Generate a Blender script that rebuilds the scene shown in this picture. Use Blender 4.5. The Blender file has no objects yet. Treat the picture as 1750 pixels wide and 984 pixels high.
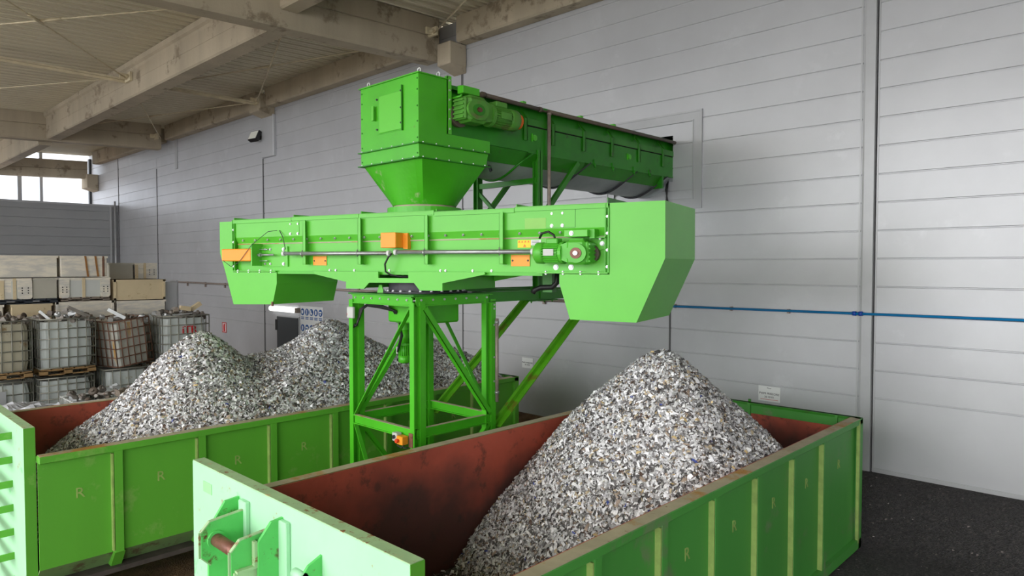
import bpy, math, random
import numpy as np
from mathutils import Vector, Matrix
random.seed(7); rng = np.random.default_rng(11)
S = bpy.context.scene
COL = S.collection
PI = math.pi

# ------------------------------------------------------------------ camera, sky, sun, exposure
FPX = 1180.0
HC = 3.43
PITCH = math.atan(38.0 / FPX)
YAW = math.atan(1130.0 / FPX * math.cos(PITCH))
cam_d = bpy.data.cameras.new('camera'); cam = bpy.data.objects.new('camera', cam_d); COL.objects.link(cam)
cam_d.sensor_width = 36.0; cam_d.lens = 36.0 * FPX / 1750.0
cam_d.clip_start = 0.05; cam_d.clip_end = 400
cam.location = (0, 0, HC)
cam.rotation_euler = (PI / 2 - PITCH, 0, YAW)
S.camera = cam

SKY_STRENGTH = 4.3
W = bpy.data.worlds.new('overcast_sky'); S.world = W; W.use_nodes = True
nt = W.node_tree; nt.nodes.clear()
wo = nt.nodes.new('ShaderNodeOutputWorld'); bgn = nt.nodes.new('ShaderNodeBackground')
tc = nt.nodes.new('ShaderNodeTexCoord'); sep = nt.nodes.new('ShaderNodeSeparateXYZ'); wr = nt.nodes.new('ShaderNodeValToRGB')
nt.links.new(tc.outputs['Generated'], sep.inputs[0]); nt.links.new(sep.outputs['Z'], wr.inputs[0])
wr.color_ramp.elements[0].position = 0.0; wr.color_ramp.elements[0].color = (0.97, 0.985, 1.0, 1)
wr.color_ramp.elements[1].position = 0.7; wr.color_ramp.elements[1].color = (1.0, 0.995, 0.985, 1)
nt.links.new(wr.outputs[0], bgn.inputs[0]); bgn.inputs[1].default_value = SKY_STRENGTH
nt.links.new(bgn.outputs[0], wo.inputs[0])
sun_d = bpy.data.lights.new('sun', 'SUN'); sun_d.energy = 1.3; sun_d.angle = math.radians(40); sun_d.color = (1, 0.97, 0.92)
sun = bpy.data.objects.new('sun', sun_d); COL.objects.link(sun)
sun.rotation_euler = Vector((0.22, 0.86, -0.42)).to_track_quat('-Z', 'Y').to_euler()
vs = S.view_settings; vs.view_transform = 'Standard'; vs.look = 'None'; vs.gamma = 1; vs.use_curve_mapping = False
vs.exposure = 0.0

# ------------------------------------------------------------------ helpers
def lin(c):
    return tuple(((v / 255) / 12.92 if v / 255 <= 0.04045 else ((v / 255 + 0.055) / 1.055) ** 2.4) for v in c)

def mat(name, rgb, rough=0.55, metal=0.0, var=0.12, scale=2.0, wear=None, wear_amt=0.0, wear_scale=6.0, streak=False,
        bump=0.0, bump_scale=30.0, emit=None, wear_stretch=None, spec=None):
    m = bpy.data.materials.new(name); m.use_nodes = True
    N = m.node_tree.nodes; L = m.node_tree.links
    b = N['Principled BSDF']; b.inputs['Roughness'].default_value = rough; b.inputs['Metallic'].default_value = metal
    if spec is not None: b.inputs['Specular IOR Level'].default_value = spec
    base = lin(rgb)
    t = N.new('ShaderNodeTexCoord'); mp = N.new('ShaderNodeMapping')
    L.new(t.outputs['Object'], mp.inputs[0])
    if streak: mp.inputs['Scale'].default_value = (1, 1, 0.12)
    n1 = N.new('ShaderNodeTexNoise'); n1.inputs['Scale'].default_value = scale; n1.inputs['Detail'].default_value = 5
    n1.inputs['Roughness'].default_value = 0.6
    L.new(mp.outputs[0], n1.inputs['Vector'])
    r = N.new('ShaderNodeValToRGB')
    r.color_ramp.elements[0].position = 0.3; r.color_ramp.elements[1].position = 0.7
    r.color_ramp.elements[0].color = (*[c * (1 - var) for c in base], 1)
    r.color_ramp.elements[1].color = (*[min(1, c * (1 + var)) for c in base], 1)
    L.new(n1.outputs[0], r.inputs[0])
    out = r.outputs[0]
    if wear is not None:
        ws = wear if isinstance(wear, list) else [(wear, wear_amt, wear_scale)]
        for wc, wa, wsc in ws:
            n2 = N.new('ShaderNodeTexNoise'); n2.inputs['Scale'].default_value = wsc; n2.inputs['Detail'].default_value = 9
            n2.inputs['Roughness'].default_value = 0.68
            mp2 = N.new('ShaderNodeMapping'); L.new(t.outputs['Object'], mp2.inputs[0])
            mp2.inputs['Location'].default_value = (wsc * 1.7, 3.1, 0.7)
            if wear_stretch: mp2.inputs['Scale'].default_value = wear_stretch
            L.new(mp2.outputs[0], n2.inputs['Vector'])
            r2 = N.new('ShaderNodeValToRGB')
            r2.color_ramp.elements[0].position = 1 - wa - 0.02; r2.color_ramp.elements[1].position = 1 - wa + 0.06
            r2.color_ramp.elements[0].color = (0, 0, 0, 1); r2.color_ramp.elements[1].color = (1, 1, 1, 1)
            L.new(n2.outputs[0], r2.inputs[0])
            mx = N.new('ShaderNodeMixRGB'); L.new(r2.outputs[0], mx.inputs[0]); L.new(out, mx.inputs[1])
            mx.inputs[2].default_value = (*lin(wc), 1); out = mx.outputs[0]
    L.new(out, b.inputs['Base Color'])
    if bump > 0:
        n3 = N.new('ShaderNodeTexNoise'); n3.inputs['Scale'].default_value = bump_scale; n3.inputs['Detail'].default_value = 6
        L.new(t.outputs['Object'], n3.inputs['Vector'])
        bp = N.new('ShaderNodeBump'); bp.inputs['Strength'].default_value = bump; bp.inputs['Distance'].default_value = 0.02
        L.new(n3.outputs[0], bp.inputs['Height']); L.new(bp.outputs[0], b.inputs['Normal'])
    if emit:
        b.inputs['Emission Color'].default_value = (*lin(rgb), 1); b.inputs['Emission Strength'].default_value = emit
    return m

RUST = (120, 70, 40)
M = {}
M['lime'] = mat('lime_paint', (94, 194, 56), 0.38, var=0.06, scale=1.2, wear=[((110, 186, 74), 0.30, 2.5)])
M['lime_side'] = M['lime']
M['green_olive'] = mat('olive_stained_green_paint', (84, 160, 26), 0.42, var=0.15, scale=3, wear=[((104, 112, 34), 0.42, 4.0)])
M['green'] = mat('green_paint', (76, 182, 34), 0.38, var=0.10, scale=2.0, wear=[((96, 140, 40), 0.33, 5.0)])
M['green_dusty'] = mat('dusty_green_paint_drive', (84, 150, 54), 0.5, var=0.15, scale=5, wear=[((104, 116, 62), 0.42, 6.0)])
M['green_dark'] = mat('grimy_dark_green_paint', (34, 130, 12), 0.42, var=0.2, scale=2.5, wear=[((44, 70, 26), 0.38, 5.0), ((60, 44, 26), 0.28, 14.0)])
M['green_old'] = mat('weathered_green_paint', (42, 128, 18), 0.42, var=0.16, scale=2.5, wear=[((60, 92, 34), 0.36, 5.0), ((70, 58, 36), 0.27, 14.0)])
M['cont'] = mat('container_green_paint', (92, 168, 50), 0.5, var=0.10, scale=1.0, streak=True, wear=[((128, 178, 84), 0.38, 1.6), (RUST, 0.24, 14.0)])
M['cont2'] = mat('container_blue_green_paint', (72, 150, 62), 0.5, var=0.12, scale=1.0, streak=True, wear=[((106, 140, 90), 0.40, 1.4), (RUST, 0.25, 12.0)])
M['cont_low'] = mat('dusty_green_paint', (120, 150, 95), 0.6, var=0.15, scale=2, wear=[((100, 90, 62), 0.42, 4.0), (RUST, 0.28, 11.0)])
M['ribedge'] = mat('scuffed_rib_paint', (150, 176, 96), 0.6, var=0.2, scale=9, wear=[(RUST, 0.33, 20.0)])
M['mint'] = mat('mint_paint', (170, 224, 182), 0.45, var=0.06, scale=1.5, wear=[((108, 214, 128), 0.34, 2.0), ((160, 92, 60), 0.335, 7.0)])
M['mint_top'] = mat('scraped_mint_paint', (166, 198, 150), 0.5, var=0.12, scale=6, wear=[((140, 76, 44), 0.42, 12.0), ((196, 180, 130), 0.38, 6.0)])
M['hookgreen'] = mat('scraped_green_steel', (92, 200, 100), 0.5, var=0.1, scale=3, wear=[((96, 52, 34), 0.40, 9.0)])
M['rust'] = mat('rusty_bar_steel', (126, 84, 70), 0.5, metal=0.3, var=0.25, scale=12, wear=[((90, 50, 34), 0.4, 16.0)])
M['rimdust'] = mat('dusty_rim_steel', (176, 166, 140), 0.7, var=0.15, scale=5, wear=[((176, 130, 62), 0.44, 1.6), (RUST, 0.34, 16.0)])
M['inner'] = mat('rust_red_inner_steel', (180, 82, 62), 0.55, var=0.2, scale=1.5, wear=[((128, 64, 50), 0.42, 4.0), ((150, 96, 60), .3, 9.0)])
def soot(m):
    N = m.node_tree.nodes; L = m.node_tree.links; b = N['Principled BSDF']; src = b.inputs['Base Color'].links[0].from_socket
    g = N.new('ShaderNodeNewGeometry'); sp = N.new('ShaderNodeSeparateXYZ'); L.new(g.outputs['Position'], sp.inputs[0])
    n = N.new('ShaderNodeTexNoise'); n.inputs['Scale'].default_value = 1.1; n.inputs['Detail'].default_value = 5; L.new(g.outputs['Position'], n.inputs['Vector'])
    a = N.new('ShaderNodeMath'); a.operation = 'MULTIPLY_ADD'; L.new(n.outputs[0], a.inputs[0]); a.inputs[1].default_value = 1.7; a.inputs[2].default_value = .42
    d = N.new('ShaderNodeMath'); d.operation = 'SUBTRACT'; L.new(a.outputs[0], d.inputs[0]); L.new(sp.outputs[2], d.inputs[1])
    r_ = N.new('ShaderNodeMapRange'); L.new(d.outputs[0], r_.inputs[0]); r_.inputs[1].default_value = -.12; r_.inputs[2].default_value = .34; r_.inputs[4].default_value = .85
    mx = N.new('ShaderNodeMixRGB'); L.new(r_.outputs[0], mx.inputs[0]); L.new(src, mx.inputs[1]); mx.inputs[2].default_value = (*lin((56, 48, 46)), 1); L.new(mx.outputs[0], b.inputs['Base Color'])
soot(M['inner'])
M['infloor'] = mat('dark_inner_floor', (70, 62, 58), 0.8, var=0.3, scale=8)
M['orange'] = mat('orange_plastic', (252, 158, 40), 0.45, var=0.05)
M['orange2'] = mat('deep_orange_label', (236, 110, 24), 0.45, var=0.05)
M['yellow'] = mat('yellow_label', (240, 214, 40), 0.5, var=0.05)
M['red'] = mat('red_paint', (200, 30, 34), 0.5, var=0.05)
M['redbtn'] = mat('red_plastic', (220, 70, 30), 0.4, var=0.05)
M['white'] = mat('white_plastic', (226, 228, 228), 0.5, var=0.04)
M['lgrey'] = mat('light_grey_plastic', (196, 198, 194), 0.5, var=0.05)
M['blue'] = mat('blue_print', (24, 82, 150), 0.5, var=0.05)
M['dblue'] = mat('blue_pipe_plastic', (8, 132, 200), 0.4, var=0.05)
M['black'] = mat('black_rubber', (26, 26, 28), 0.5, var=0.1)
M['ink'] = mat('dark_ink', (60, 60, 66), 0.6, var=0.05)
M['steel'] = mat('galvanised_steel', (176, 178, 180), 0.38, metal=0.75, var=0.12, scale=8)
M['zinc'] = mat('zinc_bolt', (205, 205, 208), 0.35, metal=0.6, var=0.1)
M['belly'] = mat('galvanised_sheet', (172, 180, 180), 0.45, metal=0.5, var=0.12, scale=3)
M['pipe'] = mat('dusty_grey_conduit', (150, 136, 128), 0.5, metal=0.3, var=0.2, scale=12)
M['darkpipe'] = mat('dark_conduit', (92, 80, 70), 0.55, var=0.15, scale=12)
M['wall'] = mat('grey_metal_cladding', (190, 191, 195), 0.40, metal=0.32, var=0.06, scale=0.8, wear=[((196, 197, 201), 0.40, 1.2)], bump=0.04, bump_scale=5)
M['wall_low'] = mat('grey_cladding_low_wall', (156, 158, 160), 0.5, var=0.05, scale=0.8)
M['trim'] = mat('grey_cladding_trim', (180, 181, 184), 0.42, metal=0.3, var=0.06, scale=2)
M['joint'] = mat('dark_joint_seal', (92, 92, 94), 0.6, var=0.05)
M['dark'] = mat('dark_opening', (24, 24, 24), 0.9, var=0.1)
M['outwhite'] = mat('white_exterior_cladding', (225, 230, 238), 0.5, var=0.03)
M['concrete'] = mat('weathered_concrete', (174, 162, 142), 0.85, var=0.14, scale=1.2, streak=True, wear=[((136, 124, 106), 0.42, 1.8), ((160, 124, 76), 0.28, 3.0)], bump=0.25, bump_scale=18)
M['deck'] = mat('beige_roof_deck', (214, 206, 184), 0.45, var=0.04, scale=0.8)
M['rod'] = mat('cream_tie_steel', (208, 196, 168), 0.6, var=0.15, scale=4)
M['wood'] = mat('pallet_wood', (142, 112, 72), 0.8, var=0.2, scale=8, wear=[((92, 76, 58), 0.4, 6)])
M['wood_grey'] = mat('grey_pallet_wood', (128, 116, 104), 0.8, var=0.2, scale=8)
M['blackpal'] = mat('black_plastic_pallet', (40, 46, 54), 0.6, var=0.1)
M['crate'] = mat('cream_crate', (226, 218, 202), 0.7, var=0.06, scale=1.6, wear=[((178, 142, 110), 0.35, 3.0), ((200, 196, 188), 0.45, 1.2)], wear_stretch=(1, 0.5, 2.0))
M['crate_old'] = mat('tan_crate', (204, 186, 152), 0.7, var=0.07, scale=2, wear=[((164, 140, 100), 0.38, 4.0)])
M['crate_grey'] = mat('grey_crate', (176, 172, 160), 0.7, var=0.06, scale=2)  # dull grey base colour for the plain and rear crates
M['strap'] = mat('rusty_strap', (150, 104, 54), 0.7, var=0.15, scale=8)
M['ibc'] = mat('milky_tank_plastic', (190, 196, 194), 0.45, var=0.10, scale=3, streak=True, wear=[((150, 142, 110), 0.36, 2.6)])
M['ibc_tan'] = mat('stained_tank_plastic', (176, 170, 150), 0.5, var=0.12, scale=3, streak=True, wear=[((140, 118, 84), 0.40, 2.6)])
M['ibc_rust'] = mat('rust_streaked_tank_plastic', (184, 184, 176), 0.5, var=0.12, scale=4, wear=[((186, 138, 40), 0.42, 5.0)], wear_stretch=(1, 1, 0.12))
M['cage'] = mat('tarnished_cage_wire', (138, 138, 128), 0.5, metal=0.4, var=0.2, scale=10)
M['cage_rust'] = mat('rusty_cage_wire', (118, 84, 66), 0.6, metal=0.2, var=0.25, scale=10)
M['cast'] = mat('grey_cast_metal', (128, 122, 116), 0.5, metal=0.35, var=0.3, scale=7, wear=[((90, 70, 56), 0.42, 6.0)])
M['alu'] = mat('bright_scrap_aluminium', (196, 198, 200), 0.4, metal=0.5, var=0.15, scale=7)
M['film'] = mat('silver_plastic_sheet', (186, 188, 194), 0.35, var=0.12, scale=3)
M['door'] = mat('dark_grey_door', (62, 66, 70), 0.5, var=0.05)
M['tube'] = mat('fluorescent_tube', (255, 255, 250), 0.4, var=0.0, emit=1.6)
M['floodglass'] = mat('flood_lamp_glass', (236, 236, 226), 0.3, var=0.02)
M['glass'] = mat('window_pane', (150, 160, 168), 0.1, var=0.05)

# scrap chips: colour per loose flake
def chip_mat():
    m = bpy.data.materials.new('shredded_metal_flakes'); m.use_nodes = True
    N = m.node_tree.nodes; L = m.node_tree.links; b = N['Principled BSDF']
    g = N.new('ShaderNodeNewGeometry'); r = N.new('ShaderNodeValToRGB')
    cr = r.color_ramp; cr.interpolation = 'CONSTANT'
    stops = [(0, (78, 75, 75)), (0.06, (130, 127, 128)), (0.17, (180, 179, 181)), (0.34, (212, 212, 214)), (0.52, (236, 236, 240)),
             (0.68, (252, 252, 254)), (0.86, (170, 152, 136)), (0.915, (196, 180, 152)), (0.955, (96, 76, 66)), (0.985, (214, 190, 140)), (0.996, (70, 84, 160))]
    cr.elements[0].position = 0; cr.elements[0].color = (*lin(stops[0][1]), 1)
    cr.elements[1].position = stops[1][0]; cr.elements[1].color = (*lin(stops[1][1]), 1)
    for p, c in stops[2:]:
        e = cr.elements.new(p); e.color = (*lin(c), 1)
    L.new(g.outputs['Random Per Island'], r.inputs[0]); L.new(r.outputs[0], b.inputs['Base Color'])
    b.inputs['Roughness'].default_value = 0.5; b.inputs['Metallic'].default_value = 0.15
    return m
M['chips'] = chip_mat()

def ground_mat():
    m = bpy.data.materials.new('dark_gravelly_ground'); m.use_nodes = True
    N = m.node_tree.nodes; L = m.node_tree.links; b = N['Principled BSDF']
    t = N.new('ShaderNodeTexCoord')
    v = N.new('ShaderNodeTexVoronoi'); v.inputs['Scale'].default_value = 55; L.new(t.outputs['Object'], v.inputs['Vector'])
    r = N.new('ShaderNodeValToRGB'); cr = r.color_ramp
    cr.elements[0].position = 0.0; cr.elements[0].color = (*lin((34, 33, 34)), 1)
    cr.elements[1].position = 0.78; cr.elements[1].color = (*lin((66, 64, 65)), 1)
    e = cr.elements.new(0.93); e.color = (*lin((84, 78, 76)), 1); e = cr.elements.new(0.985); e.color = (*lin((200, 188, 184)), 1)
    L.new(v.outputs['Color'], r.inputs[0])
    # brown dirt strip among the containers
    sx = N.new('ShaderNodeSeparateXYZ'); L.new(t.outputs['Object'], sx.inputs[0])
    n = N.new('ShaderNodeTexNoise'); n.inputs['Scale'].default_value = 1.2; n.inputs['Detail'].default_value = 8; L.new(t.outputs['Object'], n.inputs['Vector'])
    ma = N.new('ShaderNodeMath'); ma.operation = 'MULTIPLY_ADD'; L.new(n.outputs[0], ma.inputs[0]); ma.inputs[1].default_value = 3; L.new(sx.outputs[0], ma.inputs[2])
    mr = N.new('ShaderNodeMapRange'); L.new(ma.outputs[0], mr.inputs[0]); mr.inputs[1].default_value = -4.2; mr.inputs[2].default_value = -3.0
    mr.inputs[3].default_value = 1; mr.inputs[4].default_value = 0
    n2 = N.new('ShaderNodeTexNoise'); n2.inputs['Scale'].default_value = 5; n2.inputs['Detail'].default_value = 8; L.new(t.outputs['Object'], n2.inputs['Vector'])
    r2 = N.new('ShaderNodeValToRGB'); r2.color_ramp.elements[0].position = .3; r2.color_ramp.elements[0].color = (*lin((76, 54, 34)), 1)
    r2.color_ramp.elements[1].position = .7; r2.color_ramp.elements[1].color = (*lin((122, 92, 62)), 1); L.new(n2.outputs[0], r2.inputs[0])
    mx = N.new('ShaderNodeMixRGB'); L.new(mr.outputs[0], mx.inputs[0]); L.new(r.outputs[0], mx.inputs[1]); L.new(r2.outputs[0], mx.inputs[2])
    L.new(mx.outputs[0], b.inputs['Base Color']); b.inputs['Roughness'].default_value = 0.85
    bp = N.new('ShaderNodeBump'); bp.inputs['Strength'].default_value = 0.7; bp.inputs['Distance'].default_value = 0.02
    L.new(v.outputs['Distance'], bp.inputs['Height']); L.new(bp.outputs[0], b.inputs['Normal'])
    return m
M['ground'] = ground_mat()

def wmx(o):
    m = o.matrix_parent_inverse @ o.matrix_basis if o.parent else o.matrix_basis.copy()
    return wmx(o.parent) @ m if o.parent else m

class MB:
    """collects vertices and faces of ONE mesh"""
    def __init__(s): s.v = []; s.f = []; s.sm = []
    def add(s, vs_, fs, smooth=False):
        k = len(s.v); s.v += [tuple(p) for p in vs_]; s.f += [tuple(i + k for i in f) for f in fs]; s.sm += [smooth] * len(fs); return s
    def box(s, a, b, bev=0.0):
        x0, y0, z0 = [min(p, q) for p, q in zip(a, b)]; x1, y1, z1 = [max(p, q) for p, q in zip(a, b)]
        if bev <= 0:
            return s.add([(x0,y0,z0),(x1,y0,z0),(x1,y1,z0),(x0,y1,z0),(x0,y0,z1),(x1,y0,z1),(x1,y1,z1),(x0,y1,z1)],
                         [(0,3,2,1),(4,5,6,7),(0,1,5,4),(1,2,6,5),(2,3,7,6),(3,0,4,7)])
        g = bev; P = []
        for X, sx in ((x0, 1), (x1, -1)):
            for Y, sy in ((y0, 1), (y1, -1)):
                for Z, sz in ((z0, 1), (z1, -1)):
                    P += [(X, Y + sy * g, Z + sz * g), (X + sx * g, Y, Z + sz * g), (X + sx * g, Y + sy * g, Z)]
        import bmesh
        bm = bmesh.new(); vv = [bm.verts.new(p) for p in P]; r = bmesh.ops.convex_hull(bm, input=vv)
        bm.verts.index_update(); bm.verts.ensure_lookup_table(); V = [v.co[:] for v in bm.verts]; F = [[v.index for v in f.verts] for f in bm.faces]; bm.free()
        return s.add(V, F)
    def prism(s, poly, fn, d0, d1, cap=True):
        n = len(poly)
        V = [fn(p, d0) for p in poly] + [fn(p, d1) for p in poly]
        F = [(i, (i + 1) % n, n + (i + 1) % n, n + i) for i in range(n)]
        if cap: F += [tuple(range(n))[::-1], tuple(range(n, 2 * n))]
        return s.add(V, F)
    def bar(s, p, q, w, h, up=(0, 0, 1)):
        p, q = Vector(p), Vector(q); d = (q - p).normalized(); up = Vector(up)
        if abs(d.dot(up)) > 0.98: up = Vector((1, 0, 0))
        a = d.cross(up).normalized(); b = a.cross(d).normalized()
        V = []
        for c in (p, q):
            for i, j in ((-1, -1), (1, -1), (1, 1), (-1, 1)): V.append(c + a * (i * w / 2) + b * (j * h / 2))
        return s.add(V, [(0,1,2,3),(7,6,5,4),(0,4,5,1),(1,5,6,2),(2,6,7,3),(3,7,4,0)])
    def angle(s, p, q, w, t, up=(0, 0, 1), flip=1):
        """an L or channel shaped steel bar: two thin legs"""
        p, q = Vector(p), Vector(q); d = (q - p).normalized(); a = d.cross(Vector(up)).normalized() * flip; b = a.cross(d).normalized()
        s.bar(p + a * (w/2 - t/2), q + a * (w/2 - t/2), t, w, up)
        s.bar(p + b * (w/2 - t/2), q + b * (w/2 - t/2), w, t, up)
        return s
    def tube(s, pts, r, n=10, smooth=True, cap=True):
        pts = [Vector(p) for p in pts]; rs = r if isinstance(r, (list, tuple)) else [r] * len(pts)
        V = []; prev = None
        for i, p in enumerate(pts):
            d = (pts[min(i + 1, len(pts) - 1)] - pts[max(i - 1, 0)]).normalized()
            if prev is None:
                a = d.orthogonal().normalized()
            else:
                a = (prev - d * prev.dot(d)).normalized()
            prev = a; b = d.cross(a)
            for k in range(n):
                t = 2 * PI * k / n; V.append(p + (a * math.cos(t) + b * math.sin(t)) * rs[i])
        F = []
        for i in range(len(pts) - 1):
            for k in range(n): F.append((i*n+k, i*n+(k+1)%n, (i+1)*n+(k+1)%n, (i+1)*n+k))
        s.add(V, F, smooth)
        if cap:
            k = len(s.v) - len(V); s.f += [tuple(range(k, k + n))[::-1], tuple(range(k + len(V) - n, k + len(V)))]; s.sm += [False, False]
        return s
    def build(s, name, m, parent=None, local=False, shadow=True, **tags):
        me = bpy.data.meshes.new(name)
        V = s.v
        if parent is not None and not local:
            inv = wmx(parent).inverted(); V = [inv @ Vector(p) for p in V]
        me.from_pydata([tuple(p) for p in V], [], s.f); me.materials.append(m)
        me.polygons.foreach_set('use_smooth', s.sm); me.update()
        o = bpy.data.objects.new(name, me); COL.objects.link(o)
        if parent is not None: o.parent = parent
        for k, v in tags.items(): o[k] = v
        import bmesh
        if len(V) < 60000:
            bm = bmesh.new(); bm.from_mesh(me); bmesh.ops.recalc_face_normals(bm, faces=bm.faces); bm.to_mesh(me); bm.free()
        return o

def tag(o, label=None, cat=None, group=None, kind=None):
    if label: o['label'] = label
    if cat: o['category'] = cat
    if group: o['group'] = group
    if kind: o['kind'] = kind
    return o
def empty(name, loc, rz=0, label=None, cat=None, group=None, rot=None):
    o = bpy.data.objects.new(name, None); o.location = loc; o.rotation_euler = rot if rot else (0, 0, rz); COL.objects.link(o)
    o.empty_display_size = 0.2
    # basis is needed at once
    o.matrix_basis = Matrix.LocRotScale(Vector(loc), __import__('mathutils').Euler(rot if rot else (0, 0, rz)), Vector((1, 1, 1)))
    return tag(o, label, cat, group)
def copy_tree(o, parent=None):
    c = o.copy(); COL.objects.link(c)
    if parent is not None: c.parent = parent
    for ch in list(o.children): copy_tree(ch, c)
    return c
def struct(name, mb, m, parent=None): 
    o = mb.build(name, m, parent)
    if parent is None: o['kind'] = 'structure'
    return o
def text_mesh(name, body, size, m, parent, mx, depth=0.003, local=True):
    cu = bpy.data.curves.new(name, 'FONT'); cu.body = body; cu.size = size; cu.extrude = depth; cu.align_x = 'CENTER'; cu.align_y = 'CENTER'
    cu.resolution_u = 2
    tmp = bpy.data.objects.new(name + '_t', cu); COL.objects.link(tmp)
    dg = bpy.context.evaluated_depsgraph_get(); me = bpy.data.meshes.new_from_object(tmp.evaluated_get(dg))
    bpy.data.objects.remove(tmp); me.name = name
    me.materials.clear(); me.materials.append(m)
    me.transform(mx if local else wmx(parent).inverted() @ mx)
    o = bpy.data.objects.new(name, me); COL.objects.link(o); o.parent = parent
    return o
def axes(origin, x, y):
    x = Vector(x).normalized(); y = Vector(y).normalized(); z = x.cross(y)
    m = Matrix((x, y, z)).transposed().to_4x4(); m.translation = Vector(origin); return m

XZ = lambda p, d: (p[0], d, p[1])      # polygon in x-z, pushed along y
YZ = lambda p, d: (d, p[0], p[1])      # polygon in y-z, pushed along x
XY = lambda p, d: (p[0], p[1], d)

_boltme = {}
def bolt(parent, p, axis, r=0.012, h=0.012, m='zinc', name='bolt'):
    key = (round(r, 4), round(h, 4), m, name)
    if key not in _boltme:
        b = MB(); b.tube([(0, 0, 0), (0, 0, h * .35)], r * 1.35, 10, False); b.tube([(0, 0, h * .3), (0, 0, h)], r, 6, False)
        o = b.build(name, M[m]); _boltme[key] = o.data; bpy.data.objects.remove(o)
    o = bpy.data.objects.new(name, _boltme[key]); COL.objects.link(o); o.parent = parent
    q = Vector(axis).to_track_quat('Z', 'Y'); o.matrix_basis = Matrix.LocRotScale(Vector(p), q, Vector((1, 1, 1)))
    return o

# ------------------------------------------------------------------ ground
def build_ground():
    x0, x1, y0, y1 = -62, 26, -28, 10.24
    xs = np.concatenate([np.arange(x0, -14, 1.5), np.arange(-14, 3, 0.12), np.arange(3, x1 + 1, 1.5)])
    ys = np.concatenate([np.arange(y0, 1.2, 1.5), np.arange(1.2, y1, 0.1), [y1]])
    X, Y = np.meshgrid(xs, ys); t = np.clip((Y - 9.0) / 1.2, 0, 1)
    top = np.interp(X, [-62, -9, -3, 26], [0.44, 0.45, 0.60, 0.63])
    Z = top * t * t * (3 - 2 * t) + 0.012 * rng.standard_normal(X.shape) * (t > 0) * (t < 1)
    n, k = X.shape
    V = np.stack([X.ravel(), Y.ravel(), Z.ravel()], 1).tolist()
    F = [(i * k + j, i * k + j + 1, (i + 1) * k + j + 1, (i + 1) * k + j) for i in range(n - 1) for j in range(k - 1)]
    mb = MB(); mb.add(V, F, True); mb.build('floor', M['ground'])['kind'] = 'structure'
build_ground()
mb = MB(); mb.box((-62, -28, -.05), (26, -1.5, .012)); struct('floor_yard', mb, mat('concrete_yard', (150, 144, 134), .8, var=.08, scale=.6))

# ------------------------------------------------------------------ long cladding wall
D = 10.24; PITCHW = 0.382; Z0 = 1.616; TOPW = 8.78
def clad(mb, x0, x1, z0, z1, groove=0.012, depth=0.012, along='x', pos=D, sgn=1):
    zs = [z0]
    k = math.ceil((z0 - Z0) / PITCHW + 1e-6)
    while Z0 + k * PITCHW < z1 - 0.01:
        z = Z0 + k * PITCHW
        if k >= 0 and z > z0 + 0.02: zs += [('g', z)]
        k += 1
    prof = [(pos, z0)]
    for e in zs[1:]:
        z = e[1]; prof += [(pos, z - groove), (pos + sgn * depth, z - groove * .4), (pos + sgn * depth, z + groove * .4), (pos, z + groove)]
    prof += [(pos, z1)]
    n = len(prof)
    if along == 'x': V = [(x0, p[0], p[1]) for p in prof] + [(x1, p[0], p[1]) for p in prof]
    else: V = [(p[0], x0, p[1]) for p in prof] + [(p[0], x1, p[1]) for p in prof]
    mb.add(V, [(i, i + 1, n + i + 1, n + i) for i in range(n - 1)])
HX0, HX1, HZ0, HZ1 = -7.16, -6.08, 4.83, 5.60
mb = MB()
for a, b in ((-38.2, -34.2), (-34.16, -29.52), (-29.48, -20.53), (-20.49, -11.32), (-11.28, HX0), (HX1, -3.12), (-2.94, 26)):
    clad(mb, a, b, 0.2, TOPW)
clad(mb, HX0, HX1, 0.2, HZ0); clad(mb, HX0, HX1, HZ1, TOPW)
mb.box((-38.2, D + 0.10, -0.2), (HX0, D + 0.14, TOPW)); mb.box((HX1, D + 0.10, -0.2), (26, D + 0.14, TOPW))
mb.box((HX0, D + 0.10, -0.2), (HX1, D + 0.14, HZ0)); mb.box((HX0, D + 0.10, HZ1), (HX1, D + 0.14, TOPW))
struct('wall_back', mb, M['wall'])
mb = MB()
for x, z0, z1 in ((-34.18, .3, TOPW), (-29.5, .3, 7.3), (-20.51, .3, 6.75), (-11.3, 5.9, TOPW)):
    mb.box((x - 0.03, D - 0.012, z0), (x + 0.03, D + 0.02, z1))
mb.box((-6.125, D - 0.012, .3), (-6.095, D + 0.02, 4.36))
mb.box((-11.3 - .015, D - 0.006, .3), (-11.3 + .015, D + 0.02, 5.9))
struct('trim_1', mb, M['joint'])
mb = MB(); mb.prism([(-3.115, D + .02), (-3.115, D - .03), (-3.09, D - .035), (-2.965, D - .035), (-2.955, D - .02), (-2.955, D + .02)], XY, 0.5, TOPW)
mb.box((-3.16, D - .006, 0.5), (-3.135, D + .02, TOPW)); mb.box((-2.935, D - .006, 0.5), (-2.915, D + .02, TOPW))
struct('trim_2', mb, M['trim'])
mb = MB(); mb.box((-2.956, D - .03, .55), (-2.946, D + .02, TOPW)); struct('trim_3', mb, M['joint'])
mb = MB(); mb.box((-38.2, D - .03, 0.2), (26, D + .01, 0.0)); 
mb.box((-2.93, D - .022, .5), (26, D + .01, .655)); struct('baseboard_back', mb, M['trim'])
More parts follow.
